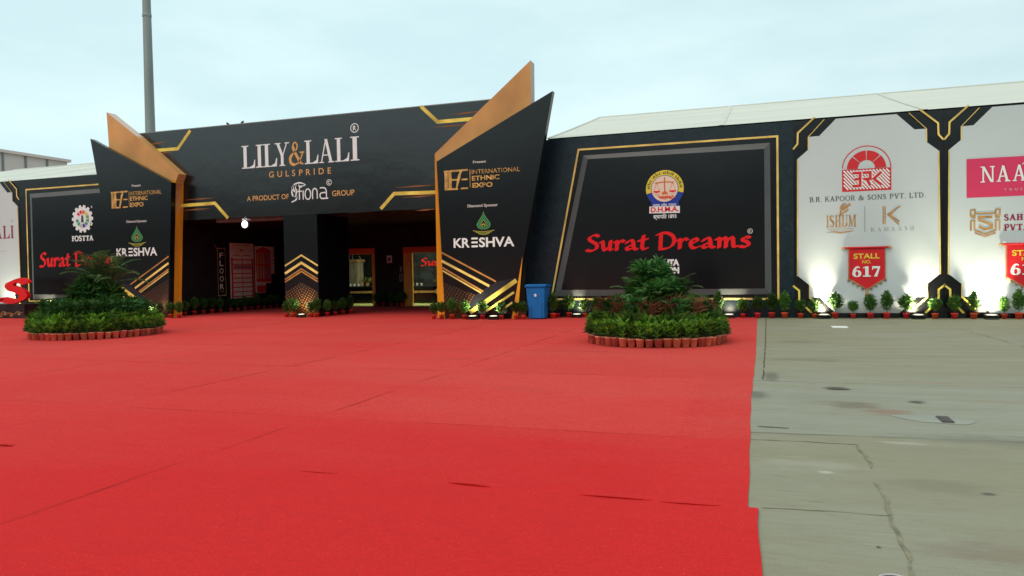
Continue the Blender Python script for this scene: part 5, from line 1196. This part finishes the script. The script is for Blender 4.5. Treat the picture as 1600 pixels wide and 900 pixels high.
rows = [
 (1206, 1, 'loose shrub in a red pot at the carpet corner beside the bare joint'), (1226, 3, 'slim shrub in a red pot under the patterned black strip beside stall 617'),
 (1251, 0, 'round shrub in a red pot at the corner divider of stall 617'), (1273, 2, 'loose lit shrub in a red pot just before the first floodlight of stall 617'),
 (1305, 2, 'bright lit shrub in a red pot just past the first floodlight of stall 617'), (1333, 0, 'ball shaped shrub in a red pot below the edge of the 617 banner'),
 (1360, 1, 'oval shrub in a red pot straight below the 617 banner tassel'), (1385.6, 3, 'tall pointed shrub in a red pot just past the 617 banner'),
 (1416, 2, 'airy lit shrub in a red pot next to the floodlight by the black divider'), (1461, 0, 'bushy lit shrub in a red pot before the divider arch of stall 617'),
 (1491.5, 1, 'dark oval shrub in a red pot before the divider, on the pink panel side'), (1521.7, 3, 'upright shrub in a red pot just before the shield emblem floodlight'),
 (1569, 1, 'upright shrub in a red pot just past the shield emblem floodlight'), (1592, 3, 'last red potted shrub at the photo\'s edge under the cut off banner'),
 (871, 0, 'dark round shrub in a red pot, second past the blue bin'), (889, 2, 'bright lit shrub in a red pot just before the floodlight past the blue bin'),
 (914, 2, 'bright lit shrub in a red pot just past the floodlight near the blue bin'), (932, 1, 'oval shrub in a red pot between that floodlight and the leafy planter'),
 (955, 0, 'round shrub in a red pot half behind the leafy planter, bin side'), (1088, 1, 'oval shrub in a red pot half behind the leafy planter, stall side'),
 (1107, 1, 'dark oval shrub in a red pot just past the leafy planter'), (1122.5, 3, 'bright yellow green pointed shrub in a red pot beside the far hoarding floodlight'),
 (1161, 2, 'loose lit shrub in a red pot past the far hoarding floodlight'), (1184, 1, 'oval shrub in a red pot at the carpet edge beneath the gold outline corner'),
]
for px_, k, lab in rows: place_shrub(FL(px_, WP), WP, k, lab, G1)
PP = YP - .28
for px_, k, lab in ((678, 1, 'dark shrub in a red pot just outside the taller pylon at the doorway'), (690, 0, 'round shrub in a red pot at the orange flank foot of the taller pylon'),
   (706.5, 1, 'oval shrub in a red pot over the dot print of the taller pylon'), (726, 2, 'large bright lit shrub in a red pot before the taller pylon'), (754, 2, 'lit shrub in a red pot between the two floodlights of the taller pylon'),
   (783.5, 2, 'lit shrub in a red pot past both floodlights of the taller pylon'), (806.7, 0, 'round shrub in a red pot at the orange heel of the taller pylon'), (817.7, 1, 'dark shrub in a red pot tucked against the bin beside the taller pylon'),
   (857, 3, 'tall dark shrub in a red pot right beside the blue bin, scales side')):
    place_shrub(FL(px_, PP), PP if px_ < 840 else PP + .5, k, lab, G1)
for px_, k, lab in ((250, 1, 'shrub in a red pot before the orange flanked pylon, nearest the palm planter'), (235, 2, 'bright lit shrub in a red pot above the palm planter at the orange flanked pylon'), (267, 0, 'round shrub in a red pot at the foot of the orange flank'), (280, 1, 'oval shrub in a red pot at the inner edge of the orange flank')):
    place_shrub(FL(px_, PP), PP, k, lab, G1)
for px_, k, lab in ((54, 2, 'bright lit shrub beside the floodlight under the gear emblem hoarding'), (76, 1, 'oval shrub past the floodlight under the gear emblem hoarding'), (43, 0, 'dark shrub in a red pot between the big red letter and the palm planter')):
    place_shrub(FL(px_, WP), WP if px_ > 50 else WP - .9, k, lab, G1)
PPL = YF - .26
for px_, k, lab in ((448, 1, 'oval shrub in a red pot at the plan board corner of the square pillar'), (458, 2, 'bright lit shrub in a red pot just before the pillar floodlight'), (486, 0, 'round lit shrub in a red pot just past the pillar floodlight'), (495, 1, 'round shrub in a red pot at the door side corner of the square pillar')):
    place_shrub(FL(px_, PPL), PPL, k, lab, G1, .95)
for i in range(4):
    place_shrub(XP1 + .16, YF + .25 + i * .50, (1, 0, 1, 3)[i], '%s red potted shrub along the pillar flank facing the doors, counted from the carpet' % ORD[i], G1)
for i in range(14):
    y_ = YP + .95 + i * .47 if i < 5 else YP + 3.0 + (i - 4) * .42
    place_shrub(XS + .20, y_, (0, 1, 1, 0, 3)[i % 5], '%s red potted shrub along the plan board wall, counted from the pylon' % ORD[i], G1)
for i, px_ in enumerate((588.5, 599, 612, 621, 629)):
    place_shrub(FL(px_, YB - .2) , YB - .2, (1, 0, 1, 1, 0)[i], '%s red potted shrub between the two doorways, counted from the narrower one' % ORD[i], G1)

# ================================================================== ROUND PLANTERS
def frond(mb, base, d, ln, wd, mt, n=13, curl=.8):
    d = d.normalized(); hor = Vector((d.x, d.y, 0)); hor = hor.normalized() if hor.length > 1e-3 else Vector((1, 0, 0))
    pts = []; p = Vector(base); a = math.asin(max(-1, min(1, d.z)))
    for i in range(n + 1):
        pts.append(p.copy()); p = p + (hor * math.cos(a) + Vector((0, 0, math.sin(a)))) * (ln / n); a -= curl * 1.6 / n * (.4 + i / n)
    mb.tube(pts[::2] + ([pts[-1]] if n % 2 else []), [.010 * (1 - .8 * i / (len(pts[::2]))) for i in range(len(pts[::2]) + (1 if n % 2 else 0))], STEM, 4)
    for i in range(2, n + 1):
        t_ = i / n; dd = (pts[i] - pts[i - 1]).normalized(); s = dd.cross(Vector((0, 0, 1))).normalized()
        lw = wd * math.sin(math.pi * (.12 + .84 * t_)) ** .7
        for sg in (-1, 1):
            mb.leaf(pts[i], (s * sg * .85 + dd * .75 + Vector((0, 0, .18))), Vector((0, 0, 1)), lw * random.uniform(.85, 1.1), .034, mt, .35)
def ring_plant():
    t = thing('planter_ring_plant', 'x', 'potted plant')
    p = MB(); p.lathe([(.062, 0), (.080, .135), (.086, .136), (.088, .165), (.078, .166), (.072, .14)], TERRA, n=14); p.build('pot', t, True)
    s_ = MB(); s_.lathe([(.074, .138), (.070, .146)], SOIL, n=10); s_.build('soil', t)
    f = MB()
    for q in range(9):
        a = q * 2.4 + random.uniform(-.3, .3); r = .075 * math.sqrt(q / 9); top = random.uniform(.29, .42) - (.07 if q > 5 else 0)
        c = Vector((math.cos(a) * r, math.sin(a) * r, top))
        for k in range(15):
            b_ = k * 2.4 + random.uniform(-.4, .4); tl = .12 + 1.12 * (k / 15) + random.uniform(-.12, .12)
            d = Vector((math.cos(b_) * math.sin(tl) + math.cos(a) * .25, math.sin(b_) * math.sin(tl) + math.sin(a) * .25, math.cos(tl)))
            L_ = random.uniform(.085, .15); f.leaf(c - Vector((0, 0, .09 * k / 15)), d, Vector((random.uniform(-.3, .3), random.uniform(-.3, .3), 1)), L_, L_ * random.uniform(.26, .40), GREEN_LEAF if k < 9 else DARK_LEAF, .35)
    f.build('foliage', t)
    g_ = MB()
    for k in range(6):
        a = k * 1.05; g_.tube([(0.01 * math.cos(a), .01 * math.sin(a), .14), (.07 * math.cos(a), .07 * math.sin(a), .27)], [.006, .003], STEM, 4)
    g_.build('stem', t); return t
def tier_plant(name, mt, n, h, spread, ln, wd, pot=True):
    t = thing(name, 'x', 'potted plant')
    if pot: p = MB(); p.lathe([(.07, 0), (.09, .15), (.096, .17), (.08, .165)], TERRA, n=12); p.build('pot', t, True)
    f = MB()
    for i in range(n):
        b_ = random.uniform(0, 6.28); tl = random.uniform(.05, 1.2); r = spread * math.sqrt(random.random())
        z_ = random.uniform(.12, h); f.leaf(Vector((math.cos(b_) * r, math.sin(b_) * r, z_)), Vector((math.cos(b_ + .6) * math.sin(tl), math.sin(b_ + .6) * math.sin(tl), math.cos(tl))), Vector((random.uniform(-.3, .3), random.uniform(-.3, .3), 1)), ln * random.uniform(.7, 1.25), wd * random.uniform(.8, 1.2), mt, .4)
    f.build('foliage', t)
    g_ = MB()
    for k in range(7):
        a = random.uniform(0, 6.28); g_.tube([(0, 0, .1), (math.cos(a) * spread * .8, math.sin(a) * spread * .8, h)], [.007, .003], STEM, 4)
    g_.build('stem', t); return t
rp = ring_plant(); rp2 = ring_plant()
lo_plant = tier_plant('leafy_plant', GREEN_LEAF, 130, .34, .13, .15, .05); dk_plant = tier_plant('leafy_plant', DARK_LEAF, 130, .36, .14, .16, .055)
rd_plant = tier_plant('red_leaved_plant', RED_LEAF, 130, .34, .15, .16, .018); gr_plant = tier_plant('grassy_plant', SHRUB_LEAF, 150, .34, .15, .20, .02)
first = {id(o): True for o in (rp, rp2, lo_plant, dk_plant, rd_plant, gr_plant)}
def put(p, loc, label, group, s=1.0):
    rz = random.uniform(0, 6.28)
    if first.get(id(p)):
        first[id(p)] = False; p.location = loc; p.rotation_euler = (0, 0, rz); p.scale = (s, s, s); p['label'] = label; p['group'] = group; return p
    return dup(p, loc, rz, s, label, group)
def planter(cx, cy, r, where, red, hscale):
    st = thing('planter_stand', 'dark stepped round stand buried under the plants of the %s' % where, 'plant stand', (cx, cy, 0))
    b = MB(); zz = [(r - .20, .0), (r - .20, .16), (r * .74, .17), (r * .74, .40), (r * .50, .41), (r * .50, .44), (r * .32, .45), (r * .32, .66)]
    b.lathe(zz, BOARDS, (cx, cy, .012), 30); b.build('stand', st)
    n = int(2 * math.pi * r / .172)
    for i in range(n):
        a = 2 * math.pi * i / n; rr_ = r - .085 + random.uniform(-.012, .012)
        put(rp if i % 2 else rp2, (cx + rr_ * math.cos(a), cy + rr_ * math.sin(a), .012), 'leafy green plant in the outer terracotta pot ring of the %s' % where, 'outer pot ring of the %s' % where, random.uniform(.93, 1.07))
    n = int(2 * math.pi * (r - .28) / .25)
    for i in range(n):
        a = 2 * math.pi * (i + .5) / n; rr_ = r - .30
        put(lo_plant if i % 3 else gr_plant, (cx + rr_ * math.cos(a), cy + rr_ * math.sin(a), .175), 'green plant in the second tier of the %s' % where, 'second tier of the %s' % where, random.uniform(.95, 1.1))
    n = int(2 * math.pi * r * .64 / .27)
    for i in range(n):
        a = 2 * math.pi * i / n; rr_ = r * .66
        isred = red and (i % 5 in (0, 1, 3))
        put(rd_plant if isred else dk_plant, (cx + rr_ * math.cos(a), cy + rr_ * math.sin(a), .415), ('thin leaved red brown plant in the third tier of the %s' if isred else 'dark green plant in the third tier of the %s') % where, 'third tier of the %s' % where, random.uniform(.95, 1.15))
    n = 11
    for i in range(n):
        a = 2 * math.pi * (i + .3) / n; rr_ = r * .42
        isred = red and i % 3 == 0
        put(rd_plant if isred else gr_plant, (cx + rr_ * math.cos(a), cy + rr_ * math.sin(a), .445), ('thin leaved red brown plant in the fourth tier of the %s' if isred else 'grassy green plant in the fourth tier of the %s') % where, 'fourth tier of the %s' % where, random.uniform(1.0, 1.2))
    for i in range(6):
        a = 2 * math.pi * (i + .1) / 6; rr_ = r * .24
        put(dk_plant if i % 2 else gr_plant, (cx + rr_ * math.cos(a), cy + rr_ * math.sin(a), .675), 'bushy green plant in the top tier of the %s' % where, 'top tier of the %s' % where, random.uniform(1.15, 1.4))
PRX, PRY, PRR = -1.94, 14.62, 1.352
PLX, PLY, PLR = -15.83, 14.22, 1.50
planter(PRX, PRY, PRR, 'planter with red brown tufts', True, 1)
planter(PLX, PLY, PLR, 'palm topped planter', False, 1)
def tall_pot(t, cx, cy, z0):
    p = MB(); p.lathe([(.13, 0), (.18, .26), (.19, .27), (.19, .31), (.17, .31)], TERRA, (cx, cy, z0), 16); p.build('pot', t, True)
# bushy broad-leaved plant and ferny palms crowning the red-tufted planter
def crown_bush(cx, cy, z0, rx, rz, zc, n, label, mt):
    t = thing('crown_shrub', label, 'shrub', (cx, cy, z0)); tall_pot(t, cx, cy, z0)
    f = MB(); cl = [(rnd_dir(0) * random.uniform(.35, 1.0)) for _ in range(30)]
    for c in cl:
        cc = Vector((cx + c.x * rx * .8, cy + c.y * rx * .8, zc + c.z * rz * .8))
        for i in range(n // 30):
            d = rnd_dir(.35); p = cc + d * random.uniform(.01, .12)
            ld = (d + Vector((c.x * .5, c.y * .5, .1))).normalized(); L_ = random.uniform(.11, .20)
            f.leaf(p, ld, Vector((random.uniform(-.4, .4), random.uniform(-.4, .4), 1)), L_, L_ * .36, mt, .4)
    f.build('foliage', t)
    s_ = MB()
    for k in range(9):
        c = cl[k]; s_.tube([(cx, cy, z0 + .28), (cx + c.x * rx * .3, cy + c.y * rx * .3, (z0 + zc) / 2 + .1), (cx + c.x * rx * .8, cy + c.y * rx * .8, zc + c.z * rz * .8)], [.02, .013, .005], STEM, 5)
    s_.build('stem', t); return t
def palm(cx, cy, z0, h, nf, ln, label, lean=(0, 0), wd=.17, mt=None, curl=.9, tmin=.25, tmax=1.1, trunkh=.3):
    t = thing('areca_palm', label, 'palm', (cx, cy, z0)); tall_pot(t, cx, cy, z0)
    top = Vector((cx + lean[0], cy + lean[1], z0 + .3 + trunkh)); f = MB(); s_ = MB()
    for k in range(3): s_.tube([(cx + .03 * k - .03, cy, z0 + .28), (cx + .03 * k - .03 + lean[0] * .5, cy + lean[1] * .5, z0 + .3 + trunkh * .5), tuple(top)], [.022, .018, .012], STEM, 6)
    for i in range(nf):
        a = 2.4 * i + random.uniform(-.3, .3); t_ = tmin + (tmax - tmin) * ((i + .5) / nf); d = Vector((math.cos(a) * math.sin(t_), math.sin(a) * math.sin(t_), math.cos(t_)))
        frond(f, top - Vector((0, 0, .25 * (i / nf))), d, ln * random.uniform(.8, 1.1), wd, mt or PALM_LEAF, 14, curl)
    s_.build('trunk', t); f.build('crown', t); return t
crown_bush(PRX - .06, PRY - .02, .66, .47, .46, 1.19, 2200, 'dense broad leaved shrub crowning the planter with red brown tufts', DARK_LEAF)
crown_bush(PRX + .10, PRY - .34, .45, .50, .24, .95, 900, 'lower dark shrub at the front of the planter with red brown tufts', DARK_LEAF)
palm(PRX - .36, PRY - .12, .45, .7, 11, .60, 'feathery palm leaning out of the red tufted planter towards the bin', (-.06, 0), .14, tmin=.3, tmax=1.35, trunkh=.25)
palm(PRX + .38, PRY - .10, .45, .7, 12, .58, 'feathery palm leaning out of the red tufted planter towards the stalls', (.06, 0), .14, tmin=.3, tmax=1.35, trunkh=.25)
palm(PRX + .05, PRY - .45, .45, .5, 10, .50, 'short feathery palm at the front of the red tufted planter', (0, -.05), .13, tmin=.5, tmax=1.5, trunkh=.12)
e1 = Vector((PLY, -PLX, 0)).normalized()             # sideways as seen from the carpet
palm(PLX, PLY, .66, 1.4, 20, .95, 'tall feathery palm crowning the planter before the gear emblem hoarding', (.0, 0), .22, tmin=.12, tmax=1.0, trunkh=.55)
palm(PLX + e1.x * .25, PLY + e1.y * .25, .45, 1.2, 12, .85, 'arching feathery palm on the pylon side of the palm topped planter', (.10, .08), .20, tmin=.2, tmax=1.15, trunkh=.75)
crown_bush(PLX - e1.x * .12 + .08, PLY - e1.y * .12 - .10, .66, .46, .42, 1.08, 2000, 'dense dark shrub beneath the palms of the palm topped planter', DARK_LEAF)
crown_bush(PLX + e1.x * .30 + .10, PLY + e1.y * .30 - .12, .45, .30, .32, .98, 900, 'smaller dark shrub on the pylon side of the palm topped planter', DARK_LEAF)

# ================================================================== BIN
bx0, bx1 = on_y(823, 490, YP - .25)[0], on_y(851, 490, YP - .25)[0]; bxc = (bx0 + bx1) / 2; byf = YP - .25
bn = thing('wheelie_bin', 'closed blue plastic wheelie bin with a small white emblem by the spiky pylon', 'bin', (bxc, byf + .3, 0))
tw, bw_, H0 = .285, .235, .93
b = MB(); nseg = 1
lo = [(bxc - bw_, byf + .06), (bxc + bw_, byf + .06), (bxc + bw_, byf + .50), (bxc - bw_, byf + .50)]; hi = [(bxc - tw, byf), (bxc + tw, byf), (bxc + tw, byf + .60), (bxc - tw, byf + .60)]
k = len(b.v)
b.v += [(x, y, .03) for x, y in lo] + [(x, y, H0) for x, y in hi]; b.f += [(3, 2, 1, 0), (4, 5, 6, 7)] + [(i, (i + 1) % 4, 4 + (i + 1) % 4, 4 + i) for i in range(4)]; b.mi += [b.m(BIN_B)] * 6
body = b.build('body', bn)
bm_ = body.modifiers.new('soft_edges', 'BEVEL'); bm_.width = .025; bm_.segments = 3
b = MB(); b.box(bxc - tw - .02, bxc + tw + .02, byf - .02, byf + .62, H0 + .001, H0 + .035, BIN_B); b.build('rim', bn).modifiers.new('soft_edges', 'BEVEL').width = .012
b = MB(); prof = []
for i in range(9):
    u = i / 8; prof.append((byf - .035 + u * .67, H0 + .045 + .055 * math.sin(math.pi * min(1, u * .8 + .12)) ** .8))
b.v = [(bxc - tw - .028, y, z_) for y, z_ in prof] + [(bxc + tw + .028, y, z_) for y, z_ in prof] + [(bxc - tw - .028, y, H0 + .037) for y, z_ in prof] + [(bxc + tw + .028, y, H0 + .037) for y, z_ in prof]
n = 9; q = b.m(BIN_B)
for i in range(8):
    b.f += [(i, n + i, n + i + 1, i + 1), (2 * n + i, 2 * n + i + 1, 3 * n + i + 1, 3 * n + i), (i, i + 1, 2 * n + i + 1, 2 * n + i), (n + i, 3 * n + i, 3 * n + i + 1, n + i + 1)]; b.mi += [q] * 4
b.f += [(0, 2 * n, 3 * n, n), (n - 1, 2 * n - 1, 4 * n - 1, 3 * n - 1)]; b.mi += [q] * 2
b.build('lid', bn)
b = MB(); b.tube([(bxc - .2, byf + .68, H0), (bxc + .2, byf + .68, H0)], .018, BIN_B, 8); b.box(bxc - .22, bxc - .19, byf + .61, byf + .70, H0 - .03, H0 + .02, BIN_B); b.box(bxc + .19, bxc + .22, byf + .61, byf + .70, H0 - .03, H0 + .02, BIN_B); b.build('handle', bn)
for sx in (-1, 1):
    b = MB(); b.lathe([(.09, -.025), (.10, -.02), (.10, .02), (.09, .025)], RUBBER, (bxc + sx * .255, byf + .53, .112), 18, 'x'); b.build('wheel', bn, True)
b = MB(); yb_ = byf + .012; em = [(bxc - .045, .70), (bxc + .045, .70), (bxc + .02, .755), (bxc - .02, .755)]; b.face([(x, yb_ - .008, z_) for x, z_ in em], WHITE_L); b.face([(bxc - .03, yb_ - .006, .67), (bxc + .03, yb_ - .006, .67), (bxc + .03, yb_ - .007, .69), (bxc - .03, yb_ - .007, .69)], WHITE_L); b.build('emblem', bn)
b = MB()
for sx in (-.16, .16): b.prism([(bxc + sx - .012, .10), (bxc + sx + .012, .10), (bxc + sx + .014, .62), (bxc + sx - .014, .62)], byf + .018, byf + .06, BIN_B)
b.build('front_rib', bn)

# ================================================================== BIG RED LETTERS ON THEIR PLINTH
YLT = 20.1
(xa, za), (xb, zb_) = on_y(3, 474, YLT), on_y(40, 437, YLT)
pz = on_y(20, 475, YLT)[1]
pt = thing('letter_plinth', 'low dark plinth with gold scroll print carrying the big red letters', 'plinth', ((xa + xb) / 2, YLT, 0))
PLN = mat('plinth_print', (0.02, 0.012, 0.014), 0.5, noise=(2.5, .6))
b = MB(); b.box(xa - 8, xb + .08, YLT - .15, YLT + .45, .01, pz, PLN); b.build('plinth_box', pt)
b = MB()
for k, (cx, cz) in enumerate(((8, 490), (18, 492), (30, 490), (2, 493))):
    X, Z = on_y(cx, cz, YLT - .15); b.ribbon(smooth_pts([(X - .22, Z), (X - .08, Z + .07), (X + .06, Z + .02), (X, Z - .05), (X - .07, Z), (X + .2, Z + .04)], 4), [.012 + .018 * math.sin(i / 20 * 3.1) for i in range(21)], (BRONZE, COPPER_L)[k % 2], YLT - .15, 1)
b.build('scroll_print', pt)
b = MB(); nib(b, 's', xa, xb, pz + .01, pz + .01 + (zb_ - pz) / .62, RED_L, YLT, w_=.155, depth=.14)
tag(b.build('red_letter', origin=((xa + xb) / 2, YLT, pz)), 'big solid red letter s standing whole on the dark plinth', 'letter')
b = MB(); w_ = (xb - xa) * 2.1; x1 = on_y(3.5, 460, YLT)[0]; nib(b, 'm', x1 - w_, x1, pz + .01, pz + .01 + (zb_ - pz) / .62, RED_L, YLT, w_=.155, depth=.14)
tag(b.build('red_letter', origin=(x1 - w_ / 2, YLT, pz)), 'big solid red letter on the dark plinth cut off by the photo\'s edge', 'letter')

# ================================================================== BIRDS ON THE FASCIA
BIRD = mat('bird_grey', (0.03, 0.032, 0.035), 0.7)
for px_, hd, lab in ((356, -1, 'small dark bird perched on the fascia top, closer to the mast'), (378.5, 1, 'small dark bird perched on the fascia top, closer to the white lettering')):
    X = on_y(px_, 192, YF + .15)[0]; z0 = ZF1 + .031
    k = .55; m_ = MB(); m_.tube([(X + hd * a_ * k, YF + .15, z0 + c_ * k) for a_, c_ in ((-.15, .055), (-.09, .075), (-.03, .10), (.03, .13), (.07, .16), (.09, .185), (.11, .19), (.14, .182))], [k * r_ for r_ in (.008, .028, .060, .066, .050, .042, .028, .003)], BIRD, 8)
    for s in (-.018, .018): m_.tube([(X, YF + .15 + s, z0), (X + hd * .01, YF + .15 + s, z0 + .10)], .006, BIRD, 4)
    tag(m_.build('bird', smooth=True, origin=(X, YF + .15, z0)), lab, 'bird', 'birds on the fascia')
